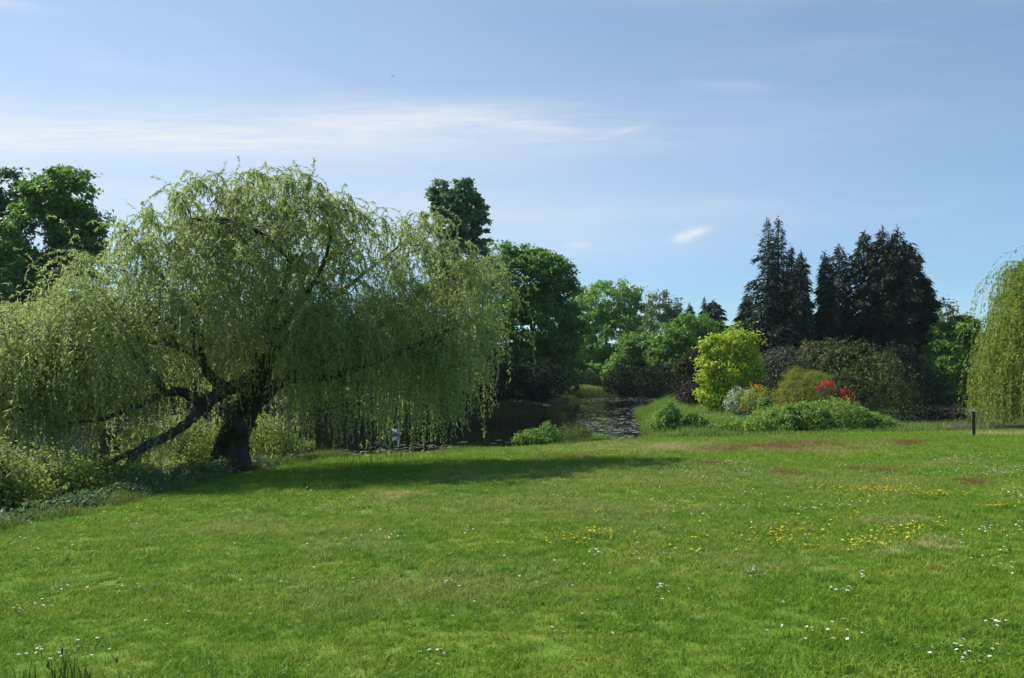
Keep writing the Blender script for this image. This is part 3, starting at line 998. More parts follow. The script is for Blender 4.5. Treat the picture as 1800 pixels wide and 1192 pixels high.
# long curtains hanging from the outer and lower boughs
cz_ = WP[cand, 2] - lawn_plane(WP[cand, 0], WP[cand, 1])
cpx = 900 + F * WP[cand, 0] / WP[cand, 1]
okc = (cz_ < 5.6) & ~((cpx > 190) & (cpx < 470) & (WP[cand, 1] < 22) & (rng.random(len(cand)) < 0.5)) & (rng.random(len(cand)) < np.interp(cpx, [0, 150, 200, 460, 520, 700, 760, 900], [0.8, 0.9, 0.9, 0.8, 0.8, 0.8, 1.0, 1.0]))
low = cand[okc]
lpx = 900 + F * WP[low, 0] / WP[low, 1]
lw = np.where((lpx > 440) & (lpx < 770), 2.2, 1.0) * np.where(WP[low, 2] < EYE + 2.2, 1.6, 1.0)
bund = rng.choice(low, 520, p=lw / lw.sum())            # bundled into strands
s3 = bund[rng.integers(0, 520, 1650)]
S3 = WP[s3] + rng.normal(size=(len(s3), 3)) * 0.1
TV3, Tq3, LV3, Lq3 = twigs(S3, nrm(WP[s3] - WP[WPAR[s3]]) * 0.7 + rng.normal(size=S3.shape) * 0.4 + [0, 0, 0.1], 1.3 + 3.0 * rng.random(len(S3)), hem, rng,
                           steps=16, per=4, leaf=0.10, width=0.0235, grav=0.55, wig=0.12)
Tq = np.concatenate([Tq, Tq3 + len(TV)])
TV = np.concatenate([TV, TV3])
Lq = np.concatenate([Lq, Lq3 + len(LV)])
LV = np.concatenate([LV, LV3])
mk('twigs', TV, [Tq], M['stem'], willow)['kind'] = 'stuff'
mk('crown', LV, [Lq], M['willow'], willow)['kind'] = 'stuff'
print('willow leaves', len(Lq), 'twig segs', len(Tq))
# ivy on the trunk
n = 2600
k = rng.integers(0, 16, n)
f = rng.random(n)
pp = tpts[k] * (1 - f[:, None]) + tpts[k + 1] * f[:, None]
an = rng.normal(size=n) * 0.9 + math.pi * 1.15
o_ = np.stack([np.cos(an), np.sin(an), np.zeros(n)], -1)
pp = pp + o_ * (trr[k] * (1.0 + 0.25 * rng.random(n)))[:, None]
ok = fbm(pp * 1.8, 2) > 0.42
IV, Iq = leaves(pp[ok], nrm(rng.normal(size=(ok.sum(), 3)) + [0, 0, -0.6]), nrm(o_[ok] + rng.normal(size=(ok.sum(), 3)) * 0.4), np.full(ok.sum(), 0.10), np.full(ok.sum(), 0.085), 0.4)
mk('ivy', IV, [Iq], M['ivy'], willow)['kind'] = 'stuff'

# the weeping willow at the right edge
rng = np.random.default_rng(8)
DW = 39.0
xb = (1868 - 900) / F * DW
wb2 = np.array([xb, DW, gz(xb, DW)])
weeper = thing('weeping_willow', wb2, 'yellow green weeping willow with straight hanging curtains beside the reading post', 'tree')
tp2 = poly_spline([wb2 - [0, 0, 0.1], wb2 + [0.1, 0, 2.2], wb2 + [-0.2, 0.2, 4.6]], 12)
a = Acc()
a.tube(tp2, np.linspace(0.42, 0.22, 12), 10, 0.12, rng)
L2 = px_lobes([(1762, 625, 34, 45, -0.4, 1.6), (1800, 575, 50, 65, -0.3, 2.2), (1850, 505, 60, 85, 0.2, 2.6), (1812, 490, 30, 55, 0.0, 1.6), (1885, 600, 105, 95, 0, 3.2), (1960, 580, 80, 90, 0.3, 2.6)], DW)
an2, _, _ = lobe_points(L2, 420, rng, 0.4)
P2, par2 = grow(tp2, np.arange(-1, 11), an2, 0.6, rng, 0.35, 0.25, 0.15)
r2 = skeleton_tubes(a, P2, par2, 0.011, 0.16, skip=12, expo=0.5)
a.build('trunk', M['bark_grey'], weeper, True)
cand = np.arange(12, len(P2))
cand = cand[r2[cand] < 0.05]
s2 = cand[rng.integers(0, len(cand), 3300)]
S2 = P2[s2] + rng.normal(size=(len(s2), 3)) * 0.12


def hem2(x, y):
    return lawn_plane(x, y) + 0.02 + 0.3 * vnoise(np.stack([x, y], -1) * 2.0)


TV, Tq, LV, Lq = twigs(S2, nrm(P2[s2] - P2[par2[s2]]) * 0.8 + rng.normal(size=S2.shape) * 0.4 * [1, 1, 0.5] + [0, 0, 0.0], 1.6 + 4.4 * rng.random(len(S2)), hem2, rng,
                       steps=12, per=4, leaf=0.17, width=0.040, grav=0.65, wig=0.09)
mk('twigs', TV, [Tq], M['stem'], weeper)['kind'] = 'stuff'
mk('crown', LV, [Lq], M['willow_far'], weeper)['kind'] = 'stuff'

# ------------------------------------------------------------------ trees beyond the pond
G_FAR = 'broadleaved trees beyond the pond'
broadleaf('broadleaf_tree', 'tall dark round-topped tree behind the left side of the willow', 'tree', 82, 95, [(105, 345, 55, 50), (60, 420, 70, 60), (140, 425, 48, 50), (90, 500, 85, 60), (125, 385, 50, 40), (90, 580, 80, 70)],
          'oak', 330, 60, 0.8, 0.30, 0.22, 0.5, seed=1, group=G_FAR)
broadleaf('broadleaf_tree', 'dark tree cut by the left frame edge, behind the tall round-topped one', 'tree', 86, -10, [(5, 340, 45, 48), (-10, 420, 60, 75), (-60, 400, 70, 90), (0, 520, 70, 90)],
          'oak_dark', 330, 60, 0.8, 0.30, 0.22, 0.5, seed=2, group=G_FAR)
broadleaf('broadleaf_tree', 'broad green tree farther along the far bank, beyond the left frame edge', 'tree', 84, -190, [(-190, 470, 95, 90), (-250, 560, 100, 90), (-140, 580, 80, 90), (-200, 630, 120, 50)],
          'oak', 260, 50, 0.9, 0.36, 0.25, 0.5, seed=35, group=G_FAR)
broadleaf('poplar_tree', 'tall blue-green poplar rising highest above the right shoulder of the willow', 'tree', 100, 805,
          [(815, 338, 20, 26), (773, 348, 18, 26), (795, 365, 34, 30), (838, 372, 16, 28), (800, 400, 44, 34), (848, 410, 18, 26), (805, 460, 58, 55), (800, 540, 66, 65)],
          'poplar', 460, 50, 0.5, 0.26, 0.24, 0.5, seed=3)
broadleaf('broadleaf_tree', 'large dark spreading tree over the far bank, just right of the poplar', 'tree', 92, 930,
          [(930, 500, 75, 65), (900, 480, 50, 55), (970, 495, 48, 40), (940, 570, 90, 60), (985, 480, 32, 28), (900, 600, 70, 70), (990, 590, 40, 40), (940, 640, 80, 45)],
          'oak', 520, 58, 0.75, 0.28, 0.2, 0.5, seed=4, group=G_FAR)
broadleaf('broadleaf_tree', 'bright domed tree with sky showing through its limbs, at the far end of the pond', 'tree', 149, 1062,
          [(1065, 536, 60, 42), (1025, 556, 45, 42), (1105, 552, 38, 44), (1075, 590, 82, 45), (1120, 610, 38, 35), (1030, 620, 50, 40), (1060, 655, 90, 30)],
          'oak_bright', 480, 52, 0.98, 0.34, 0.25, 0.45, seed=5, group=G_FAR, limbs=170, lo=0.6)
broadleaf('broadleaf_tree', 'slim pale airy tree between the domed tree and the pines', 'tree', 132, 1165,
          [(1168, 545, 32, 34), (1160, 590, 38, 40), (1185, 580, 24, 30), (1165, 640, 45, 35)], 'pale', 130, 44, 0.9, 0.32, 0.2, 0.3, seed=6, group=G_FAR, limbs=90, lo=0.5)
broadleaf('broadleaf_tree', 'low rounded mid-green tree in front of the pines', 'tree', 118, 1215,
          [(1215, 590, 48, 38), (1250, 605, 35, 32), (1185, 620, 40, 40), (1220, 640, 65, 42)], 'oak', 300, 52, 0.8, 0.3, 0.22, 0.35, seed=7, group=G_FAR)
broadleaf('broadleaf_tree', 'small bright green tree peeping over the golden maple', 'tree', 80, 1300, [(1300, 590, 24, 20), (1290, 625, 36, 34)],
          'oak_bright', 110, 50, 0.5, 0.24, 0.18, 0.2, seed=8, group=G_FAR)
broadleaf('broadleaf_tree', 'light green round tree in the gap left of the weeping willow', 'tree', 72, 1690,
          [(1690, 590, 34, 34), (1665, 610, 32, 38), (1690, 660, 48, 60), (1650, 670, 34, 70), (1720, 640, 30, 45)], 'oak_bright', 520, 60, 0.42, 0.17, 0.12, 0.3, seed=9, group=G_FAR)
broadleaf('broadleaf_tree', 'thin sparse-leaved tree leaning out beside the dark conifers', 'tree', 80, 1640, [(1655, 545, 22, 26), (1650, 580, 24, 28), (1640, 620, 22, 30)],
          'pale', 60, 22, 0.6, 0.2, 0.14, 0.2, seed=10, group=G_FAR, limbs=55, lo=0.4)
for i, (px, d, lb, mt, lab) in enumerate([
        (250, 78, [(250, 640, 80, 60), (200, 620, 60, 50)], 'oak', 'green tree glimpsed low behind the left branches of the willow'),
        (400, 78, [(400, 630, 85, 60), (360, 650, 60, 50)], 'oak', 'green tree behind the fork of the willow trunk'),
        (560, 78, [(560, 610, 80, 70), (520, 640, 60, 55)], 'oak_dark', 'dark tree behind the middle of the willow'),
        (690, 78, [(690, 590, 80, 70), (740, 620, 70, 60), (660, 640, 60, 50)], 'oak_dark', 'dark tree behind the hanging right curtain of the willow'),
        (800, 79, [(800, 620, 60, 60), (840, 650, 50, 45)], 'oak_dark', 'dark bushy tree below the poplar'),
        (1130, 124, [(1130, 630, 50, 42), (1105, 650, 40, 32)], 'oak', 'mid-green tree at the foot of the slim pale one')]):
    broadleaf('broadleaf_tree', lab, 'tree', d, px, lb, mt, 230, 46, 0.85, 0.34, 0.25, 0.35, seed=20 + i, group=G_FAR, limbs=60)
broadleaf('broadleaf_tree', 'feathery blue-green tree poking out above the weeping willow', 'tree', 52, 1815, [(1800, 500, 22, 42), (1775, 540, 22, 30), (1820, 480, 24, 40), (1830, 560, 40, 60)],
          'poplar', 200, 40, 0.35, 0.2, 0.06, 0.25, seed=31, group=G_FAR, limbs=60)

G_CON = 'dark conifers behind the rhododendrons'
conifer('conifer_tree', 'tallest dark conifer, left spire of the twin-topped pair', 76, 1349, 388, 55, seed=1, group=G_CON, bark='bark_pale', bare=0.1)
conifer('conifer_tree', 'tall dark conifer, right spire of the twin-topped pair', 77.5, 1368, 386, 52, seed=2, group=G_CON, bare=0.1)
conifer('conifer_tree', 'slender conifer stepping down on the right of the twin-topped pair', 75, 1391, 436, 34, seed=3, group=G_CON, rag=0.4)
conifer('conifer_tree', 'slim pointed conifer with a gap of sky on its right', 74, 1408, 447, 26, seed=4, group=G_CON, rag=0.35, power=0.52)
conifer('conifer_tree', 'broad dark conifer at the low left end of the wide conifer clump', 78, 1474, 434, 50, seed=5, group=G_CON, bark='bark_pale', power=0.52)
conifer('conifer_tree', 'small conifer spire tucked into the left side of the wide clump', 76, 1450, 448, 26, seed=6, group=G_CON, power=0.52)
conifer('conifer_tree', 'dark conifer with a blunt top, third from the left in the wide clump', 77, 1519, 409, 42, 'conifer_dark', seed=7, group=G_CON, bark='bark_pale', power=0.40)
conifer('conifer_tree', 'highest conifer at the middle of the wide clump', 76, 1552, 404, 46, 'conifer_dark', seed=8, group=G_CON, bark='bark_pale', power=0.40)
conifer('conifer_tree', 'conifer with a bent top right of the highest one in the wide clump', 75, 1577, 405, 42, 'conifer_dark', seed=9, group=G_CON, power=0.40)
conifer('conifer_tree', 'conifer forming the stepped right shoulder of the wide clump', 77, 1603, 436, 38, 'conifer_dark', seed=10, group=G_CON, power=0.40)
conifer('conifer_tree', 'lowest drooping conifer at the right end of the wide clump', 76, 1624, 486, 34, 'conifer_dark', seed=11, group=G_CON, power=0.38)
G_PINE = 'distant pines'
conifer('pine_tree', 'small distant pine with a flat spiky top left of the conifers', 140, 1213, 538, 28, 'pine', seed=12, group=G_PINE, L=1.0, droop=0.15)
conifer('pine_tree', 'distant broad pine just right of the small flat-topped pine', 138, 1254, 532, 36, 'pine', seed=13, group=G_PINE, L=1.0, droop=0.2, power=0.40)
conifer('pine_tree', 'distant thin pine standing between the flat-topped and broad pines', 142, 1238, 528, 18, 'pine', seed=14, group=G_PINE, L=0.9, droop=0.2, n_br=120)
conifer('pine_tree', 'shorter pine leaning at the left foot of the twin-topped conifer', 84, 1313, 520, 36, 'pine', seed=15, group=G_PINE, L=0.8, droop=0.1)

# woodland that reads as one mass far behind
rng = np.random.default_rng(77)
n = 1500
cx = rng.uniform(-150, 150, n)
cy = rng.uniform(150, 185, n)
hmax = 6.5 + 3.0 * fbm(np.stack([cx, cy], -1) * 0.06, 2) * 2 - 3
cz = ground(cx, cy) + hmax * rng.random(n) ** 0.8
ci = np.repeat(np.arange(n), 26)
P = np.stack([cx, cy, cz], -1)[ci] + rng.normal(size=(len(ci), 3)) * [1.3, 1.3, 0.8]
P[:, 2] = np.maximum(P[:, 2], ground(P[:, 0], P[:, 1]) + 0.1)
N = nrm(rng.normal(size=P.shape) + [0, -0.4, 0.6])
V, q = spikes(P, nrm(np.cross(N, rand_dir(len(P), rng))), N, np.full(len(P), 1.3), np.full(len(P), 1.0))
tag(mk('woodland', V, [q], M['wood_mass']), 'far green woodland that closes the view behind the pond trees', 'woodland', kind='stuff')

# ------------------------------------------------------------------ shrubs
G_R = 'dark rhododendrons along the far bank'
far_sh = [(945, 80, [(945, 668, 48, 34), (925, 680, 40, 26)], 'rhodo_shade', 'dark domed rhododendron on the far bank below the large spreading tree'),
          (870, 78, [(870, 675, 36, 34), (840, 685, 40, 26)], 'rhodo_shade', 'dark rhododendron on the far bank just right of the willow curtain'),
          (1050, 131, [(1050, 672, 42, 22), (1020, 675, 24, 18)], 'rhodo_shade', 'dark rhododendron behind the bright grassy knoll'),
          (1105, 120, [(1105, 668, 42, 26), (1085, 676, 26, 16)], 'rhodo_shade', 'dark rhododendron at the far end of the pond behind the reeds'),
          (1160, 112, [(1160, 672, 38, 30)], 'rhodo_shade', 'dark rhododendron beside the upright cypress'),
          (985, 114, [(985, 664, 26, 26), (965, 668, 30, 24), (1002, 672, 16, 16)], 'rhodo_shade', 'added dark rhododendron behind the left end of the bright grassy knoll'),  # added shrub, fills the gap so the pond reflection turns dark
          (760, 75, [(760, 680, 60, 34)], 'rhodo_shade', 'dark rhododendron behind the lower right willow curtain'),
          (600, 76.5, [(600, 685, 75, 32)], 'rhodo_shade', 'dark rhododendron behind the middle of the willow skirt'),
          (420, 76.5, [(420, 685, 80, 32)], 'rhodo_shade', 'dark rhododendron seen past the willow trunk'),
          (260, 76.5, [(260, 680, 85, 36)], 'rhodo_shade', 'dark rhododendron across the water behind the lower willow limb'),
          (100, 76.5, [(100, 676, 90, 42)], 'rhodo_shade', 'dark rhododendron across the water below the round-topped tree'),
          (-60, 76.5, [(-60, 676, 90, 44)], 'rhodo_shade', 'dark rhododendron across the water at the left frame edge')]
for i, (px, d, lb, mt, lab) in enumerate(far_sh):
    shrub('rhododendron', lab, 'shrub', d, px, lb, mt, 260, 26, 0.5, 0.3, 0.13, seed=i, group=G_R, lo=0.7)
shrub('cypress', 'dark upright cypress bush at the right bank, left of the golden maple', 'shrub', 62, 1213, [(1212, 660, 26, 45), (1222, 640, 18, 30), (1205, 690, 22, 25)], 'cypress', 260, 30, 0.3, 0.28, 0.06, seed=12, lo=0.6, up=0.1)
shrub('purple_shrub', 'low brownish purple shrub at the foot of the cypress', 'shrub', 57, 1213, [(1213, 692, 24, 20), (1235, 690, 16, 16)], 'purple', 170, 20, 0.25, 0.14, 0.07, seed=13)
shrub('golden_maple', 'yellow-green golden maple glowing in the sun on the right bank', 'shrub', 52, 1282,
      [(1262, 616, 28, 26), (1300, 600, 24, 20), (1326, 604, 13, 20), (1248, 655, 26, 32), (1288, 645, 42, 38), (1318, 645, 20, 30), (1238, 684, 16, 20), (1268, 694, 32, 24), (1304, 692, 28, 22), (1272, 716, 22, 12)], 'maple', 380, 40, 0.34, 0.19, 0.13, seed=14, lo=0.6, up=0.7, noise=0.3)
shrub('rhododendron', 'greyish rhododendron dome between the golden maple and the largest dome', 'shrub', 55, 1365,
      [(1362, 665, 50, 48), (1382, 635, 34, 26), (1345, 690, 34, 30)], 'rhodo_grey', 620, 13, 0.22, 0.2, 0.06, seed=15, lo=0.85, droop=0.25)
shrub('rhododendron', 'largest rhododendron dome under the dark conifers, with a few pink blooms', 'shrub', 57, 1490,
      [(1480, 665, 95, 66), (1440, 640, 50, 40), (1545, 680, 62, 55), (1500, 700, 100, 50), (1575, 715, 40, 36)], 'rhodo', 1700, 13, 0.26, 0.22, 0.075, seed=16, lo=0.88, droop=0.25,
      blossom=[('blossom', 'pink', [(1419, 613, 7, 4), (1446, 628, 8, 3), (1402, 628, 5, 3)], 16, 8, 0.12, 0.11)])
shrub('dark_yew', 'dark yew bush behind the right side of the largest rhododendron', 'shrub', 64, 1600, [(1580, 645, 32, 40), (1612, 680, 40, 50), (1640, 700, 30, 40)], 'conifer_dark', 420, 26, 0.4, 0.26, 0.07, seed=17, lo=0.6)
shrub('cut_leaf_maple', 'olive gold dome-shaped maple in front of the rhododendrons', 'shrub', 48, 1410,
      [(1410, 690, 44, 34), (1395, 700, 34, 32), (1435, 678, 30, 24), (1400, 655, 14, 8)], 'olive', 520, 30, 0.22, 0.12, 0.028, seed=18, lo=0.78, droop=0.5, up=0.4)
shrub('azalea', 'white flowering azalea at the foot of the golden maple', 'shrub', 46, 1300, [(1302, 704, 26, 20), (1293, 712, 18, 16)], 'shrub', 90, 18, 0.2, 0.09, 0.04, seed=19,
      blossom=[('blossom', 'white', [(1302, 702, 27, 20), (1293, 712, 20, 16)], 95, 9, 0.16, 0.075)])
shrub('azalea', 'orange and yellow flowering azalea right of the white one', 'shrub', 45.2, 1330, [(1332, 702, 26, 22)], 'shrub', 120, 18, 0.2, 0.1, 0.045, seed=20,
      blossom=[('blossom', 'orange', [(1330, 688, 18, 9), (1318, 708, 14, 12), (1338, 690, 13, 8)], 60, 9, 0.15, 0.085)])
shrub('azalea', 'small bright red azalea on the shoulder of the olive maple', 'shrub', 45.5, 1452, [(1452, 690, 14, 16), (1450, 712, 14, 14)], 'rhodo', 50, 14, 0.2, 0.1, 0.04, seed=21,
      blossom=[('blossom', 'red', [(1453, 676, 11, 6), (1443, 681, 7, 4), (1462, 679, 6, 6)], 34, 8, 0.12, 0.085)])
shrub('azalea', 'larger deep red azalea right of the small red one', 'shrub', 48, 1488, [(1488, 705, 16, 18), (1484, 722, 16, 14)], 'rhodo', 50, 14, 0.2, 0.1, 0.04, seed=22,
      blossom=[('blossom', 'red', [(1488, 696, 13, 10), (1480, 706, 9, 6), (1496, 705, 7, 9), (1484, 690, 5, 5)], 46, 8, 0.12, 0.085)])
G_S = 'green shrubs along the top of the lawn'
mid_sh = [(1365, 37.8, [(1362, 742, 46, 28), (1340, 752, 30, 22), (1385, 730, 26, 20)], 'shrub', 'leafy green shrub in front of the olive maple'),
          (1425, 37.6, [(1425, 738, 42, 30), (1442, 750, 42, 22), (1410, 725, 18, 16)], 'shrub', 'green shrub below the red azaleas'),
          (1480, 37.4, [(1478, 732, 42, 32), (1503, 742, 36, 26), (1470, 750, 46, 22)], 'shrub', 'fullest green shrub near the foot of the largest rhododendron'),
          (1535, 37.4, [(1535, 748, 30, 18), (1562, 754, 24, 12)], 'shrub', 'low green shrub tapering off towards the reading post'),
          (1640, 41, [(1630, 735, 36, 20), (1600, 745, 40, 12)], 'rhodo_shade', 'dark low bush in the shade below the yew'),
          (1672, 42, [(1672, 736, 24, 16), (1690, 745, 20, 10)], 'purple', 'brownish low bush left of the reading post'),
          (1170, 40.5, [(1172, 745, 24, 24), (1178, 730, 12, 22), (1185, 760, 20, 14)], 'alder', 'bright alder sapling at the water edge left of the ferns'),
          (1225, 40.5, [(1225, 752, 22, 18), (1215, 742, 10, 16)], 'alder', 'smaller alder sapling just right of the water-edge one'),
          (1300, 40.5, [(1298, 758, 22, 14), (1290, 750, 12, 14)], 'alder', 'low sapling between the ferns and the green shrubs'),
          (1345, 44, [(1345, 722, 10, 22), (1350, 735, 16, 16)], 'alder', 'thin upright sapling in front of the orange azalea')]
for i, (px, d, lb, mt, lab) in enumerate(mid_sh):
    shrub('shrub' if mt == 'shrub' else 'sapling', lab, 'shrub', d, px, lb, mt, 320, 26, 0.2, 0.11, 0.065, seed=40 + i, group=G_S, lo=0.55, noise=0.3)
near_sh = [(940, 31.6, [(938, 770, 24, 13), (962, 762, 14, 20), (915, 775, 12, 10), (955, 775, 26, 11)], 'alder', 'bright green sapling clump on the near bank by the open water'),
           (1005, 33.0, [(1005, 762, 28, 16), (985, 770, 30, 12), (1025, 765, 14, 14)], 'reed', 'olive green bush on the near bank beside the lily pads'),
           (1058, 34.4, [(1055, 773, 22, 6)], 'alder', 'tiny low plant on the bank between the bush and the lily pads')]
for i, (px, d, lb, mt, lab) in enumerate(near_sh):
    shrub('bank_shrub', lab, 'shrub', d, px, lb, mt, 170 if i < 2 else 50, 26, 0.16, 0.1, 0.05 if mt == 'alder' else 0.018, seed=60 + i, group='bushes on the near bank', lo=0.4, noise=0.35, up=0.3)
G_B = 'bushes on the bank under the willow'
for i, (px, d, lb, mt, lab) in enumerate([
        (30, 14.0, [(5, 838, 40, 45, 0, 0.6), (50, 858, 45, 30, 0, 0.6), (-40, 830, 50, 60, 0, 0.8)], 'bramble', 'yellowish bramble bush at the left frame edge under the willow'),
        (105, 15.4, [(95, 838, 36, 40, 0, 0.6), (125, 858, 36, 26, 0, 0.6)], 'bramble', 'small bramble bush right of the one at the left frame edge'),
        (185, 17.5, [(165, 838, 46, 30, 0, 0.9), (225, 842, 46, 26, 0, 0.9)], 'bramble', 'low bramble behind the drooping lower limb of the willow'),
        (300, 24, [(300, 770, 80, 45, 0, 1.5), (360, 780, 50, 40, 0, 1.2)], 'bramble', 'sunlit bramble seen between the willow trunk and its lower limb'),
        (490, 25, [(490, 780, 55, 45, 0, 1.3), (460, 770, 40, 50, 0, 1.1)], 'bramble', 'sunlit bush just right of the willow trunk')]):
    shrub('bramble_bush', lab, 'shrub', d, px, lb, mt, 190 if i < 3 else 300, 30, 0.22, 0.07, 0.045, seed=70 + i, group=G_B, lo=0.25, noise=0.6, flat=0.9)


# ------------------------------------------------------------------ ground cover: low leaves, reeds, ferns, long grass
def cover(name, label, cat, spots, mat, n, hgt, leaf, width, seed, tilt=0.5):
    """low leafy cover over world ellipses (x, y, rx, ry)"""
    rng = np.random.default_rng(seed)
    A = np.array([s[2] * s[3] for s in spots], float)
    k = rng.choice(len(spots), n, p=A / A.sum())
    S = np.array(spots)[k]
    r = np.sqrt(rng.random(n))
    th = rng.random(n) * 2 * np.pi
    x, y = S[:, 0] + S[:, 2] * r * np.cos(th), S[:, 1] + S[:, 3] * r * np.sin(th)
    z = ground(x, y)
    p2 = np.stack([x, y], -1)
    ok = (z > WATER - 0.1) & (y > edge_y(x, y) - 0.1 + 0.9 * rng.random(n) ** 2) & (rng.random(n) < 1.7 * fbm(p2 * 1.2, 2) - 0.25)
    x, y, z, p2 = x[ok], y[ok], z[ok], p2[ok]
    n = len(x)
    ed = y - edge_y(x, y)
    h = hgt * sstep(ed, -0.3, 1.6) * (0.35 + 1.0 * fbm(p2 * 0.9, 2)) * rng.random(n) ** 0.5 * (1.1 - 0.5 * r[ok])
    P = np.stack([x, y, z + h], -1)
    N = nrm(rng.normal(size=P.shape) * tilt + [0, 0, 1])
    V, q = leaves(P, nrm(np.cross(N, rand_dir(n, rng))), N, leaf * (0.6 + 0.8 * rng.random(n)), width * (0.6 + 0.8 * rng.random(n)), 0.45)
    return tag(mk(name, V, [q], M[mat]), label, cat, kind='stuff')


def blades(name, label, cat, spots, mat, n, hgt, width, seed, lean=0.25, over_water=False, edge=True):
    """upright blades over world ellipses"""
    rng = np.random.default_rng(seed)
    A = np.array([s[2] * s[3] for s in spots], float)
    k = rng.choice(len(spots), n, p=A / A.sum())
    S = np.array(spots)[k]
    r = np.sqrt(rng.random(n))
    th = rng.random(n) * 2 * np.pi
    x, y = S[:, 0] + S[:, 2] * r * np.cos(th), S[:, 1] + S[:, 3] * r * np.sin(th)
    z = ground(x, y)
    ok = (z > (WATER - 0.35 if over_water else WATER + 0.02))
    if edge:
        ok &= y > edge_y(x, y) - 0.25 * rng.random(n)
    x, y, z, r, S = x[ok], y[ok], z[ok], r[ok], S[ok]
    n = len(x)
    hs = S[:, 4] if S.shape[1] > 4 else 1.0
    h = hgt * hs * (0.5 + 0.7 * rng.random(n)) * (1.1 - 0.45 * r) * (0.6 + 0.8 * fbm(np.stack([x, y], -1) * 0.8, 2))
    B = np.stack([x, y, z - 0.02], -1)
    an = rng.random(n) * 2 * np.pi
    S_ = np.stack([np.cos(an), np.sin(an), 0 * an], -1) * (width * (0.6 + 0.8 * rng.random(n)))[:, None] * 0.5
    ln = rng.normal(size=(n, 2)) * lean
    d1 = np.c_[ln * 0.35, np.ones(n)] * (h * 0.55)[:, None]
    d2 = np.c_[ln, np.ones(n) * 0.95] * h[:, None]
    V = np.stack([B - S_, B + S_, B + d1 + S_ * 0.8, B + d1 - S_ * 0.8, B + d2], 1).reshape(-1, 3)
    i = np.arange(n)[:, None] * 5
    return tag(mk(name, V, [i + [0, 1, 2, 3], i + [3, 2, 4]], M[mat]), label, cat, kind='stuff')


def spots_px(lst, ry):
    out = []
    for s in lst:
        y = s[2]
        out.append(((s[0] - 900) / F * y, y, s[1] / F * y, s[3] if len(s) > 3 else ry, s[4] if len(s) > 4 else 1.0))
    return out


cover('ground_cover', 'grey-green shiny weeds along the shaded lawn edge under the willow', 'ground cover',
      spots_px([(30, 80, 11.8, 0.9), (120, 60, 13.2, 1.0), (200, 55, 14.8, 1.2), (270, 55, 16.5, 1.3), (340, 50, 18.5, 1.4), (390, 40, 20.0, 1.3), (470, 40, 22.0, 1.0), (-60, 80, 10.8, 0.9)], 1.0),
      'nettle', 15000, 0.42, 0.085, 0.045, 3, 0.8)
cover('undergrowth', 'tangled undergrowth covering the bank between the willow and the water', 'undergrowth',
      spots_px([(60, 160, 17, 3.5), (180, 130, 21, 4), (320, 120, 24.5, 3.0), (-100, 150, 16, 4), (-150, 200, 22, 5), (60, 120, 25, 3)], 3.0), 'bramble', 22000, 0.55, 0.10, 0.06, 4)
G_far = spots_px([(1090, 100, 116, 3.5, 1.0), (1000, 60, 100, 3.0, 0.8), (930, 60, 76, 3.0, 0.9), (1150, 60, 122, 3.0, 1.4), (800, 120, 73, 2.2, 0.8)], 3.0)
blades('reeds', 'shade-darkened green reeds and long grass fringing the far bank', 'reeds', G_far, 'shade_reed', 16000, 0.85, 0.05, 5, 0.2, True, False)
blades('reeds', 'tall grass and reeds beside the lily pads on the right bank', 'reeds',
       spots_px([(1160, 36, 58, 7, 1.1), (1180, 50, 50, 4, 1.0), (1200, 60, 44, 3, 0.9), (1270, 70, 41.5, 2.2, 0.8), (1150, 20, 45, 3, 1.0), (1230, 40, 56, 5, 0.9), (1340, 60, 41, 1.5, 0.6), (1190, 40, 66, 6, 1.2), (1250, 60, 52, 4, 0.6), (1200, 90, 36.2, 1.2, 0.5), (1350, 100, 35.6, 0.8, 0.25), (1480, 90, 36.0, 0.7, 0.25), (1590, 80, 36.8, 1.2, 0.4)], 3.0),
       'lush', 40000, 1.05, 0.024, 6, 0.32, True)
blades('long_grass', 'fringe of long grass along the lawn edge above the water', 'long grass',
       spots_px([(500, 40, 23.5, 0.7), (580, 50, 26, 0.7), (680, 60, 28, 0.6), (800, 70, 29.6, 0.6), (1000, 110, 32.5, 0.6), (420, 40, 21.5, 0.6), (30, 60, 11.2, 0.6, 1.3), (-30, 50, 10.8, 0.6, 1.3), (110, 60, 12.6, 0.6, 0.8), (200, 60, 14.4, 0.7, 0.7), (280, 60, 16.6, 0.8, 0.8), (350, 40, 18.6, 0.8)], 0.7),
       'reed', 22000, 0.30, 0.012, 7, 0.35)
blades('dry_weeds', 'pale dry stalks along the top edge of the lawn below the conifers', 'dry weeds',
       spots_px([(1210, 70, 35.2, 0.6, 0.5), (1400, 90, 35.4, 0.6, 0.4), (1560, 60, 37, 1.0), (1640, 60, 37, 1.2, 1.2), (1250, 90, 38.2, 0.8, 0.7), (1690, 60, 37.5, 1.0)], 1.0), 'straw', 900, 0.5, 0.016, 8, 0.4)
blades('long_grass', 'long grass and weeds in shade below the dark yew', 'long grass',
       spots_px([(1600, 90, 40, 2.5), (1680, 60, 40, 2.5), (1560, 60, 39, 1.5)], 1.5), 'reed', 9000, 0.5, 0.02, 9, 0.4)
cover('undergrowth', 'low green growth knitting the shrub bed together behind the lawn', 'undergrowth',
      spots_px([(1250, 60, 46, 3), (1330, 60, 44, 3), (1420, 70, 43.5, 2.5), (1500, 60, 43, 2.5), (1200, 40, 54, 4), (1290, 60, 40, 1.5)], 3.0), 'shrub', 14000, 0.75, 0.13, 0.08, 14)
blades('knoll_grass', 'sunlit pale green grass on the low knoll beyond the pond', 'grass',
       spots_px([(1025, 48, 122, 6, 1.0), (1045, 40, 119, 2.5, 0.8)], 5.0), 'lush', 9000, 0.28, 0.05, 15, 0.35, False, False)
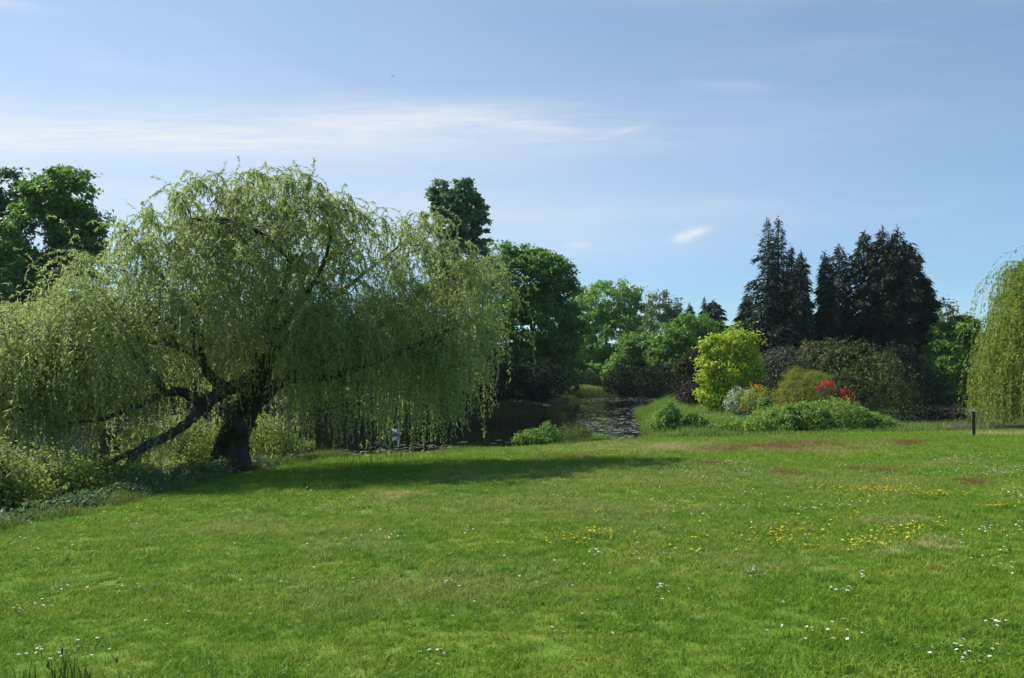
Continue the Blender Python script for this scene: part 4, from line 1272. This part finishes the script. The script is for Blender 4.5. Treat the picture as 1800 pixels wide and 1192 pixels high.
# ferns: fronds arching from many crowns
rng = np.random.default_rng(21)
fs = spots_px([(1255, 45, 47, 2.4), (1290, 50, 45, 2.0), (1225, 30, 49, 2.0), (1320, 30, 43, 1.2)], 2.0)
FV, fq, n0 = [], [], 0
for sx, sy, rx, ry, _h in fs:
    for _ in range(70):
        r, th = math.sqrt(rng.random()), rng.random() * 6.283
        bx, by = sx + rx * r * math.cos(th), sy + ry * r * math.sin(th)
        b = np.array([bx, by, gz(bx, by)])
        for fr in range(7):
            a_ = rng.random() * 6.283
            h = np.array([math.cos(a_), math.sin(a_), 0])
            l = 0.5 + 0.4 * rng.random()
            t_ = np.repeat(np.linspace(0.25, 1, 8), 2)[:, None]
            P = b + h * l * t_ + np.array([0, 0, 1]) * (1.25 * t_ - 0.75 * t_ ** 2) * (0.75 + 0.3 * rng.random())
            s_ = np.tile([1, -1], 8)[:, None]
            D = nrm(np.array([-h[1], h[0], 0]) * s_ + h * 0.4 + [0, 0, -0.1])
            V, q = leaves(P, D, np.tile([0, 0, 1.0], (16, 1)) + rng.normal(size=(16, 3)) * 0.2, (0.30 * (1.1 - t_)).ravel() + 0.03, np.full(16, 0.09), 0.3)
            FV.append(V)
            fq.append(q + n0)
            n0 += len(V)
tag(mk('ferns', np.concatenate(FV), [np.concatenate(fq)], M['fern']), 'bed of green ferns between the golden maple and the lawn edge', 'ferns', kind='stuff')

# ------------------------------------------------------------------ lawn
def tuft_object(name, rng, n, radius, h, wd, mat, loc):
    r = radius * np.sqrt(rng.random(n))
    th = rng.random(n) * 2 * np.pi
    B = np.stack([r * np.cos(th), r * np.sin(th), np.full(n, -0.004)], -1)
    an = rng.random(n) * 2 * np.pi
    S_ = np.stack([np.cos(an), np.sin(an), 0 * an], -1) * (wd * (0.6 + 0.8 * rng.random(n)))[:, None] * 0.5
    hh = h * (0.45 + 0.75 * rng.random(n))
    ln = rng.normal(size=(n, 2)) * 0.55
    d1 = np.c_[ln * 0.3, np.ones(n)] * (hh * 0.5)[:, None]
    d2 = np.c_[ln, np.ones(n) * 0.85] * hh[:, None]
    V = np.stack([B - S_, B + S_, B + d1 + S_ * 0.8, B + d1 - S_ * 0.8, B + d2], 1).reshape(-1, 3)
    i = np.arange(n)[:, None] * 5
    o = mk(name, V, [i + [0, 1, 2, 3], i + [3, 2, 4]], mat)
    o.location = loc
    return o


def scatter_group(src):
    g = bpy.data.node_groups.new('scatter_' + src.name, 'GeometryNodeTree')
    g.interface.new_socket('Geometry', in_out='INPUT', socket_type='NodeSocketGeometry')
    g.interface.new_socket('Geometry', in_out='OUTPUT', socket_type='NodeSocketGeometry')
    gi, go = g.nodes.new('NodeGroupInput'), g.nodes.new('NodeGroupOutput')
    ip = g.nodes.new('GeometryNodeInstanceOnPoints')
    ob = g.nodes.new('GeometryNodeObjectInfo')
    ob.inputs['Object'].default_value = src
    ar = g.nodes.new('GeometryNodeInputNamedAttribute')
    ar.data_type = 'FLOAT_VECTOR'
    ar.inputs[0].default_value = 'rot'
    asz = g.nodes.new('GeometryNodeInputNamedAttribute')
    asz.data_type = 'FLOAT'
    asz.inputs[0].default_value = 'scl'
    lk = g.links.new
    lk(gi.outputs[0], ip.inputs['Points'])
    lk(ob.outputs['Geometry'], ip.inputs['Instance'])
    lk(ar.outputs['Attribute'], ip.inputs['Rotation'])
    lk(asz.outputs['Attribute'], ip.inputs['Scale'])
    lk(ip.outputs[0], go.inputs[0])
    return g


rng = np.random.default_rng(31)
def lawn_points(bands, rng):
    xs, ys, ss = [], [], []
    for y0, y1, dens, sc in bands:
        area = 1.42 * 0.5 * (y1 * y1 - y0 * y0) + 4 * (y1 - y0)
        n = int(area * dens)
        y = np.sqrt(y0 * y0 + (y1 * y1 - y0 * y0) * rng.random(n))
        x = (rng.random(n) * 2 - 1) * (0.71 * y + 1.5)
        ok = y < edge_y(x, y) + 0.2 * rng.random(n)
        xs.append(x[ok]); ys.append(y[ok]); ss.append(np.full(ok.sum(), sc))
    return np.concatenate(xs), np.concatenate(ys), np.concatenate(ss)


kinds = [
    ('lawn_grass', 'short mown grass blades covering the sloping lawn', 36, 0.075, 0.050, 0.0042,
     [(3.0, 7, 190, 1.0), (7, 12, 120, 1.15), (12, 20, 60, 1.5), (20, 36, 24, 2.1)], (1.0, 6.5)),
    ('lawn_tuft', 'slightly longer grass tufts scattered over the mown lawn', 30, 0.06, 0.085, 0.0055,
     [(3.0, 8, 26, 0.9), (8, 16, 12, 1.1), (16, 36, 5, 1.5)], (2.0, 7.5)),
    ('clover_patch', 'low broad clover leaves in darker patches of the lawn', 22, 0.07, 0.030, 0.016,
     [(3.0, 8, 90, 0.9), (8, 16, 40, 1.2), (16, 30, 10, 1.6)], (-1.5, 7.0)),
]
for name, lab, nb, rad, h, wd, bands, spot in kinds:
    src = tuft_object('grass_tuft', rng, nb, rad, h, wd, M['blade'], (spot[0], spot[1], gz(*spot)))
    tag(src, {'lawn_grass': 'short grass tuft in the open lawn', 'lawn_tuft': 'longer grass tuft in the open lawn', 'clover_patch': 'low clover tuft in the open lawn'}[name], 'grass', kind='stuff')
    x, y, s = lawn_points(bands, rng)
    if name != 'lawn_grass':
        ok = fbm(np.stack([x, y], -1) * (0.9 if name == 'lawn_tuft' else 1.6) + (40 if name == 'lawn_tuft' else 90), 4) > (0.5 if name == 'lawn_tuft' else 0.56)
        x, y, s = x[ok], y[ok], s[ok]
    z = ground(x, y)
    n = len(x)
    o = mk(name, np.c_[x, y, z], [], M['blade'], attrs=dict(scl=s * (0.7 + 0.6 * rng.random(n)) * (0.7 + 0.6 * fbm(np.stack([x, y], -1) * 1.3, 2)),
                                                            red=patch_mask(x, y, SORREL), dry=patch_mask(x, y, DRY)))
    rv = np.c_[rng.normal(size=(n, 2)) * 0.12, rng.random(n) * 6.283].astype(np.float32)
    at_ = o.data.attributes.new('rot', 'FLOAT_VECTOR', 'POINT')
    at_.data.foreach_set('vector', rv.ravel())
    md = o.modifiers.new('scatter', 'NODES')
    md.node_group = scatter_group(src)
    tag(o, lab, 'grass', kind='stuff')
    print(name, n)

# tall stems in the near left corner
rng = np.random.default_rng(41)
def tall_plant(px, py, n, hts, label, heads=0):
    x, y = lawn_at(px, py)
    b = np.array([x, y, gz(x, y)])
    t = thing('tall_grass', b, label, 'grass clump', 'tall weeds in the near corner of the lawn')
    a = Acc()
    hd = Acc()
    for i in range(n):
        h = hts[0] + (hts[1] - hts[0]) * rng.random()
        o = rng.normal(size=2) * 0.035
        ln = rng.normal(size=2) * 0.22 * h
        P = poly_spline([b + [o[0], o[1], -0.01], b + [o[0] + ln[0] * 0.3, o[1] + ln[1] * 0.3, h * 0.55], b + [o[0] + ln[0], o[1] + ln[1], h]], 6)
        wv = np.array([0.0035, 0.0042, 0.0038, 0.003, 0.0022, 0.0008]) * (1.0 if i >= heads else 0.5)
        a.tube(P, wv, 4)
        if i < heads:
            hd.tube(poly_spline([P[-1] - [0, 0, 0.008], P[-1] + [0, 0, 0.008], P[-1] + [0.002, 0, 0.03]], 6), np.array([0.002, 0.006, 0.0065, 0.006, 0.0045, 0.001]), 6)
    a.build('blade', M['reed'], t)['kind'] = 'stuff'
    if heads:
        hd.build('seed_head', M['stem'], t, True)
    return t


tall_plant(110, 1205, 16, (0.10, 0.22), 'tallest weed clump with a dark seed head in the near left corner', 2)
tall_plant(145, 1212, 14, (0.08, 0.16), 'thick blades just right of the tallest weed clump')
tall_plant(45, 1215, 6, (0.08, 0.19), 'thin stems at the far left of the near corner')
tall_plant(215, 1212, 4, (0.06, 0.15), 'sparse stems on the right of the near corner weeds', 1)

# ------------------------------------------------------------------ daisies and yellow flowers
petal = leaf_mat('daisy_petal', (0.66, 0.66, 0.64), (0.76, 0.76, 0.74), 0.2, (0.7, 0.7, 0.66), 0.6, 0.2, 0.1)
yolk = leaf_mat('daisy_centre', (0.58, 0.40, 0.02), (0.66, 0.48, 0.03), 0.0, None, 0.7, 0.2, 0.1)
yellow = leaf_mat('yellow_petal', (0.62, 0.50, 0.012), (0.70, 0.60, 0.02), 0.2, (0.7, 0.55, 0.02), 0.6, 0.2, 0.2)
stalk = leaf_mat('flower_stalk', (0.07, 0.12, 0.02), (0.09, 0.15, 0.03), 0.2, None, 0.6, 0.2, 0.2)


def flower_arrays(r, h, petals, seed):
    """petals, centre and stalk as one small mesh; returns verts, quads, material index"""
    rg = np.random.default_rng(seed)
    V, Q, I = [], [], []
    n = 0
    for k in range(petals):
        a_ = k * 6.283 / petals + rg.normal() * 0.08
        d = np.array([math.cos(a_), math.sin(a_), 0.12 + 0.1 * rg.random()])
        s_ = np.array([-d[1], d[0], 0]) * r * 3.1 / petals
        c0 = np.array([0, 0, h])
        V += [c0 + d * r * 0.25 - s_ * 0.5, c0 + d * r * 0.85 - s_, c0 + d * r, c0 + d * r * 0.85 + s_, c0 + d * r * 0.25 + s_ * 0.5]
        Q += [[n, n + 1, n + 3, n + 4]]
        I += [0]
        n += 5
    for k in range(6):
        a_, b_ = k * 1.0472, (k + 1) * 1.0472
        V += [np.array([0, 0, h + r * 0.28]), np.array([math.cos(a_) * r * .36, math.sin(a_) * r * .36, h + r * .14]), np.array([math.cos((a_ + b_) / 2) * r * .37, math.sin((a_ + b_) / 2) * r * .37, h + r * .13]), np.array([math.cos(b_) * r * .36, math.sin(b_) * r * .36, h + r * .14])]
        Q += [[n, n + 1, n + 2, n + 3]]
        I += [1]
        n += 4
    w_ = 0.0012
    for a_ in (0, 1.57):
        s_ = np.array([math.cos(a_), math.sin(a_), 0]) * w_
        V += [-s_, s_, s_ + [0, 0, h], -s_ + [0, 0, h]]
        Q += [[n, n + 1, n + 2, n + 3]]
        I += [2]
        n += 4
    return np.array(V), np.array(Q), np.array(I)


def flowers(name, label, mass_label, cat, group, mats, r, h, petals, pos, seed, size):
    rg = np.random.default_rng(seed)
    x, y = pos
    z = ground(x, y)
    order = np.argsort(y)
    V, Q, I = flower_arrays(r, h, petals, seed)
    first = None
    k = 0
    rest = []
    for i in order:
        s = size[i] * (0.8 + 0.4 * rg.random())
        e = (rg.normal() * 0.25, rg.normal() * 0.25, rg.random() * 6.28)
        px = 900 + F * x[i] / y[i]
        if k < 300 and -10 < px < 1810 and y[i] > 4.1:
            if first is None:
                o = first = mk(name, V, [Q], mats, mat_idx=I)
                tag(o, label, cat, group)
            else:
                o = first.copy()
                C.objects.link(o)
            o.location = (x[i], y[i], z[i])
            o.rotation_euler = e
            o.scale = (s, s, s)
            k += 1
        else:
            rest.append((x[i], y[i], z[i], s, e[2], e[0], e[1]))
    if rest:
        R = np.array(rest)
        c_, s_ = np.cos(R[:, 4])[:, None], np.sin(R[:, 4])[:, None]
        Vx = V[None, :, 0] * c_ - V[None, :, 1] * s_
        Vy = V[None, :, 0] * s_ + V[None, :, 1] * c_
        Vz = V[None, :, 2] + Vx * np.sin(R[:, 5])[:, None] + Vy * np.sin(R[:, 6])[:, None]
        A = np.stack([Vx, Vy, np.repeat(V[None, :, 2], len(R), 0) * 0 + Vz], -1) * R[:, 3][:, None, None] + R[:, None, :3]
        q = (Q[None] + np.arange(len(R))[:, None, None] * len(V)).reshape(-1, 4)
        tag(mk(name + '_drift', A.reshape(-1, 3), [q], mats, mat_idx=np.tile(I, len(R))), mass_label, cat, kind='stuff')


def px_scatter(clusters, rg):
    X, Y = [], []
    for (px, py, rx, ry, n) in clusters:
        a_, b_ = px + rg.normal(size=n) * rx * 0.6, py + rg.normal(size=n) * ry * 0.6
        x, y = lawn_at(a_, b_)
        X.append(x); Y.append(y)
    x, y = np.concatenate(X), np.concatenate(Y)
    ok = (y < edge_y(x, y) - 0.1) & (y > 3)
    return x[ok], y[ok]


rg = np.random.default_rng(51)
DAISY = [(30, 1085, 8, 3, 4), (80, 1073, 25, 5, 5), (125, 1045, 30, 6, 7), (85, 1160, 60, 12, 16), (175, 1140, 40, 8, 5), (290, 1108, 30, 5, 2), (265, 955, 20, 4, 9), (235, 925, 12, 5, 5), (20, 960, 20, 8, 5),
         (230, 1045, 40, 10, 5), (820, 940, 18, 5, 12), (1325, 1018, 14, 7, 14), (1490, 1052, 14, 6, 14), (1160, 1040, 14, 6, 7), (1120, 1030, 40, 10, 6), (1520, 1025, 14, 6, 7), (970, 1122, 18, 5, 6), (760, 1155, 16, 8, 5),
         (790, 1030, 16, 6, 4), (880, 985, 20, 6, 6), (1050, 978, 14, 6, 8), (1460, 1130, 50, 20, 14), (1700, 1160, 60, 25, 22), (1755, 1105, 25, 8, 10), (1770, 1000, 30, 25, 12), (1720, 990, 40, 20, 8), (1240, 830, 80, 12, 110),
         (1290, 818, 50, 5, 80), (1300, 835, 60, 8, 70), (1490, 822, 40, 5, 40), (1700, 812, 60, 8, 110), (1750, 830, 50, 14, 120), (1790, 870, 25, 14, 60), (1430, 895, 60, 8, 50), (1180, 820, 60, 10, 50),
         (990, 880, 20, 8, 18), (1020, 790, 80, 4, 130), (1080, 784, 60, 3, 70), (960, 796, 60, 6, 60), (620, 845, 90, 12, 50), (700, 960, 100, 40, 16), (560, 880, 120, 25, 30), (1250, 880, 120, 20, 50), (970, 868, 70, 10, 22),
         (1770, 930, 40, 20, 30), (1340, 930, 60, 20, 10), (1600, 840, 80, 15, 60), (880, 860, 100, 20, 30), (400, 1000, 200, 60, 18), (1100, 1000, 400, 100, 40), (1200, 900, 300, 40, 60), (1680, 950, 120, 30, 16), (130, 965, 60, 10, 8)]
YEL = [(1050, 942, 75, 14, 75), (1000, 952, 50, 10, 26), (1055, 905, 25, 5, 14), (1370, 950, 55, 14, 75), (1390, 935, 70, 12, 24), (1525, 962, 60, 12, 75), (1590, 938, 55, 12, 62), (1640, 930, 40, 12, 22), (1545, 867, 50, 6, 110),
       (1650, 873, 55, 7, 110), (1465, 862, 40, 6, 36), (1750, 896, 25, 4, 40), (1210, 905, 60, 10, 16), (1500, 880, 120, 20, 40), (1450, 920, 160, 25, 40), (900, 960, 90, 12, 14), (550, 880, 160, 12, 60), (700, 848, 120, 8, 50), (330, 905, 130, 10, 40),
       (1180, 960, 120, 20, 14), (170, 930, 90, 10, 20)]
dx, dy = px_scatter(DAISY, rg)
flowers('daisy', 'small white daisy with a yellow centre standing in the mown grass', 'white daisies dotted thickly over the far part of the lawn', 'daisy', 'daisies in the lawn',
        [petal, yolk, stalk], 0.0115, 0.058, 11, (dx, dy), 61, 1.0 + 0.015 * np.clip(dy - 8, 0, 30))
yx, yy = px_scatter(YEL, rg)
flowers('yellow_flower', 'small yellow hawkbit flower standing in the mown grass', 'yellow flowers scattered thinly over the far part of the lawn', 'yellow flower', 'yellow flowers in the lawn',
        [yellow, yolk, stalk], 0.0140, 0.062, 13, (yx, yy), 62, 1.0 + 0.01 * np.clip(yy - 8, 0, 30))
print('daisies', len(dx), 'yellow', len(yx))

# ------------------------------------------------------------------ lily pads
rng = np.random.default_rng(71)
PADS = [  # pixel polygons on the water and pads per square metre there
    ([(1010, 740), (1060, 732), (1125, 738), (1150, 755), (1152, 773), (1080, 773), (1040, 768), (1030, 750)], 6.5),
    ([(1030, 722), (1125, 716), (1130, 734), (1060, 732), (1000, 738)], 3.0),
    ([(1000, 708), (1135, 708), (1130, 718), (1010, 724)], 0.8),
    ([(1000, 695), (1182, 694), (1172, 706), (1010, 707)], 3.5),
    ([(480, 800), (560, 795), (650, 786), (740, 780), (800, 785), (790, 792), (640, 802), (520, 815), (440, 826)], 5.5),
    ([(800, 778), (900, 772), (920, 782), (860, 790), (790, 792)], 1.2),
    ([(-120, 735), (90, 728), (240, 732), (400, 740), (330, 750), (200, 752), (80, 765), (-120, 768)], 5.0),
    ([(560, 720), (700, 718), (720, 726), (600, 730)], 1.0),
]
pads = []
for poly, dens in PADS:
    pw = np.array([((a_ - 900) / F * (3.2 * F / (b_ - HZ)), 3.2 * F / (b_ - HZ)) for a_, b_ in poly])
    lo, hi = pw.min(0), pw.max(0)
    n = min(int((hi - lo).prod() * dens), 9000)
    p = lo + (hi - lo) * rng.random((n, 2))
    ins = np.zeros(n, bool)
    for a_, b_ in zip(pw, np.roll(pw, -1, 0)):
        if a_[1] != b_[1]:
            ins ^= ((a_[1] > p[:, 1]) != (b_[1] > p[:, 1])) & (p[:, 0] < a_[0] + (p[:, 1] - a_[1]) * (b_[0] - a_[0]) / (b_[1] - a_[1]))
    ins &= fbm(p * 0.45, 3) + rng.normal(size=n) * 0.06 > 0.42
    ins &= pond_sd(p[:, 0], p[:, 1]) < -0.1
    pads.append(p[ins])
pads = np.concatenate(pads)
k_ = np.arange(9)
pad_v = np.concatenate([[[0, 0, 0.006]], np.stack([np.cos(0.35 + k_ * 0.70), np.sin(0.35 + k_ * 0.70), 0.03 + 0.05 * np.sin(k_ * 2.1)], -1)])
pad_t = np.stack([np.zeros(8, int), np.arange(1, 9), np.arange(2, 10)], -1)
order = np.argsort(pads[:, 1])
first = None
rest = []
k = 0
for i in order:
    x, y = pads[i]
    px = 900 + F * x / y
    r = 0.09 + 0.09 * rng.random()
    rz, tx, ty = rng.random() * 6.28, rng.normal() * 0.05, rng.normal() * 0.05
    if k < 300 and 440 < px < 1180:
        if first is None:
            o = first = mk('lily_pad', pad_v, [pad_t], M['pad'], smooth=True)
            tag(o, 'flat round lily pad floating on the dark pond with others', 'lily pad', 'lily pads on the pond')
        else:
            o = first.copy()
            C.objects.link(o)
        o.location = (x, y, WATER + 0.012)
        o.rotation_euler = (tx, ty, rz)
        o.scale = (r, r, r)
        k += 1
    else:
        rest.append((x, y, r, rz, tx, ty))
R = np.array(rest)
c_, s_ = np.cos(R[:, 3])[:, None], np.sin(R[:, 3])[:, None]
vx, vy = pad_v[None, :, 0] * c_ - pad_v[None, :, 1] * s_, pad_v[None, :, 0] * s_ + pad_v[None, :, 1] * c_
A = np.stack([vx * R[:, 2:3] + R[:, 0:1], vy * R[:, 2:3] + R[:, 1:2], (pad_v[None, :, 2] + vx * R[:, 4:5] + vy * R[:, 5:6]) * R[:, 2:3] + WATER + 0.012], -1)
tag(mk('lily_pads', A.reshape(-1, 3), [(pad_t[None] + np.arange(len(R))[:, None, None] * len(pad_v)).reshape(-1, 3)], M['pad'], smooth=True),
    'farther lily pads matted over the dark pond water', 'lily pads', kind='stuff')
print('pads', len(pads))

# ------------------------------------------------------------------ reading post, swan, gull
wood = plain_mat('weathered_wood', (0.050, 0.036, 0.028), (0.095, 0.072, 0.058), 0.85, 9.0, 0.5, (1, 1, 0.15))
iron = plain_mat('dark_iron_shoe', (0.022, 0.023, 0.025), (0.036, 0.037, 0.040), 0.5, 12.0, 0.0, (1, 1, 1), 0.4, 0.6)
board = plain_mat('pale_board_face', (0.60, 0.61, 0.63), (0.70, 0.71, 0.73), 0.35, 7.0)
x, y = lawn_at(1712, 768)
zb = gz(x, y)
post = thing('reading_post', (x, y, zb), 'dark wooden post with a small slanted pale reading board, alone on the lawn', 'information post')


def bevelled(acc, name, mat, parent, width=0.006):
    o = acc.build(name, mat, parent)
    b = o.modifiers.new('edge', 'BEVEL')
    b.width = width
    b.segments = 2
    return o


a = Acc(); a.box((x, y, zb + 0.14), (0.050, 0.050, 0.17), -0.5)
bevelled(a, 'post_shoe', iron, post)
a = Acc(); a.box((x - 0.012, y, zb + 0.63), (0.056, 0.056, 0.325), -0.5)
bevelled(a, 'post', wood, post)
a = Acc(); a.box((x - 0.012, y, zb + 0.975), (0.135, 0.16, 0.013), -0.5, 0.26)
bevelled(a, 'panel_back', iron, post, 0.003)
a = Acc(); a.box((x - 0.007, y, zb + 0.9935), (0.13, 0.155, 0.0045), -0.5, 0.26)
bevelled(a, 'panel_face', board, post, 0.001)


def skin_body(name, verts, edges, radii, mat, parent, sub=2):
    me = bpy.data.meshes.new(name)
    me.from_pydata([tuple(v) for v in verts], edges, [])
    me.materials.append(mat)
    o = bpy.data.objects.new(name, me)
    C.objects.link(o)
    o.parent = parent
    o.modifiers.new('skin', 'SKIN')
    for i, r in enumerate(radii):
        me.skin_vertices[0].data[i].radius = (r, r) if np.isscalar(r) else r
    me.skin_vertices[0].data[0].use_root = True
    s_ = o.modifiers.new('smooth', 'SUBSURF')
    s_.levels = s_.render_levels = sub
    for p in me.polygons:
        p.use_smooth = True
    return o


feather = plain_mat('swan_feather', (0.74, 0.74, 0.73), (0.80, 0.80, 0.79), 0.7, 14.0, 0.2)
bill = plain_mat('orange_bill', (0.52, 0.16, 0.03), (0.58, 0.20, 0.04), 0.5)
ys = 43.0
xs = (697 - 900) / F * ys
swan = thing('swan', (xs, ys, WATER), 'white swan swimming on the dark water behind the willow curtain', 'swan')
# local axes: +y is where it swims to
sv = [(0, 0, 0.10), (0, -0.22, 0.13), (0, -0.40, 0.17), (0, -0.52, 0.21), (0, 0.20, 0.11), (0, 0.33, 0.20), (0.01, 0.37, 0.36), (0.0, 0.31, 0.52), (0.0, 0.31, 0.66), (0, 0.36, 0.75), (0, 0.43, 0.74)]
se = [(0, 1), (1, 2), (2, 3), (0, 4), (4, 5), (5, 6), (6, 7), (7, 8), (8, 9), (9, 10)]
skin_body('body', sv, se, [(0.20, 0.15), (0.17, 0.13), (0.10, 0.07), (0.04, 0.02), (0.17, 0.14), 0.085, 0.05, 0.042, 0.04, 0.052, 0.035], feather, swan)
for sgn in (-1, 1):
    skin_body('wing', [(0.13 * sgn, 0.16, 0.22), (0.18 * sgn, -0.05, 0.27), (0.14 * sgn, -0.30, 0.29), (0.06 * sgn, -0.52, 0.30)], [(0, 1), (1, 2), (2, 3)],
              [(0.05, 0.06), (0.07, 0.10), (0.05, 0.08), (0.015, 0.02)], feather, swan)
skin_body('beak', [(0, 0.46, 0.735), (0, 0.52, 0.72), (0, 0.57, 0.705)], [(0, 1), (1, 2)], [0.024, 0.018, 0.012], bill, swan, 1)
swan.rotation_euler = (0, 0, math.radians(-16))
swan.scale = (0.85, 0.85, 0.85)

grey = plain_mat('gull_feather', (0.45, 0.46, 0.48), (0.60, 0.61, 0.63), 0.7, 10.0)
gull = thing('gull', at(691, 134, 150), 'tiny pale gull gliding high in the open sky', 'bird')
skin_body('body', [(0, -0.22, 0), (0, -0.12, 0), (0, 0.05, 0), (0, 0.17, 0.01), (0, 0.25, 0.0)], [(0, 1), (1, 2), (2, 3), (3, 4)], [0.02, 0.05, 0.07, 0.05, 0.012], grey, gull)
for sgn in (-1, 1):
    skin_body('wing', [(0.03 * sgn, 0.04, 0.03), (0.25 * sgn, 0.10, 0.11), (0.60 * sgn, -0.04, 0.05)], [(0, 1), (1, 2)], [(0.07, 0.015), (0.06, 0.012), (0.015, 0.006)], grey, gull, 1)
gull.rotation_euler = (0.0, math.radians(25), math.radians(60))

# ------------------------------------------------------------------ the air
hz = Acc()
hz.box((0, 350, 26), (1300, 1300, 30))
hm = bpy.data.materials.new('air')
hm.use_nodes = True
ht = NT(hm.node_tree)
pv = ht.n('ShaderNodeVolumePrincipled')
pv.inputs['Color'].default_value = (0.86, 0.92, 1.0, 1)
pv.inputs['Density'].default_value = 0.00012
ho = ht.n('ShaderNodeOutputMaterial')
ht.put(ho.inputs['Volume'], pv.outputs[0])
haze = hz.build('haze', hm)
tag(haze, 'thin summer haze in the air over the park', 'haze', kind='stuff')

print('TRIS', sum(sum(len(p.vertices) - 2 for p in m.polygons) if len(m.polygons) < 3000 else len(m.loops) - 2 * len(m.polygons) for m in bpy.data.meshes))
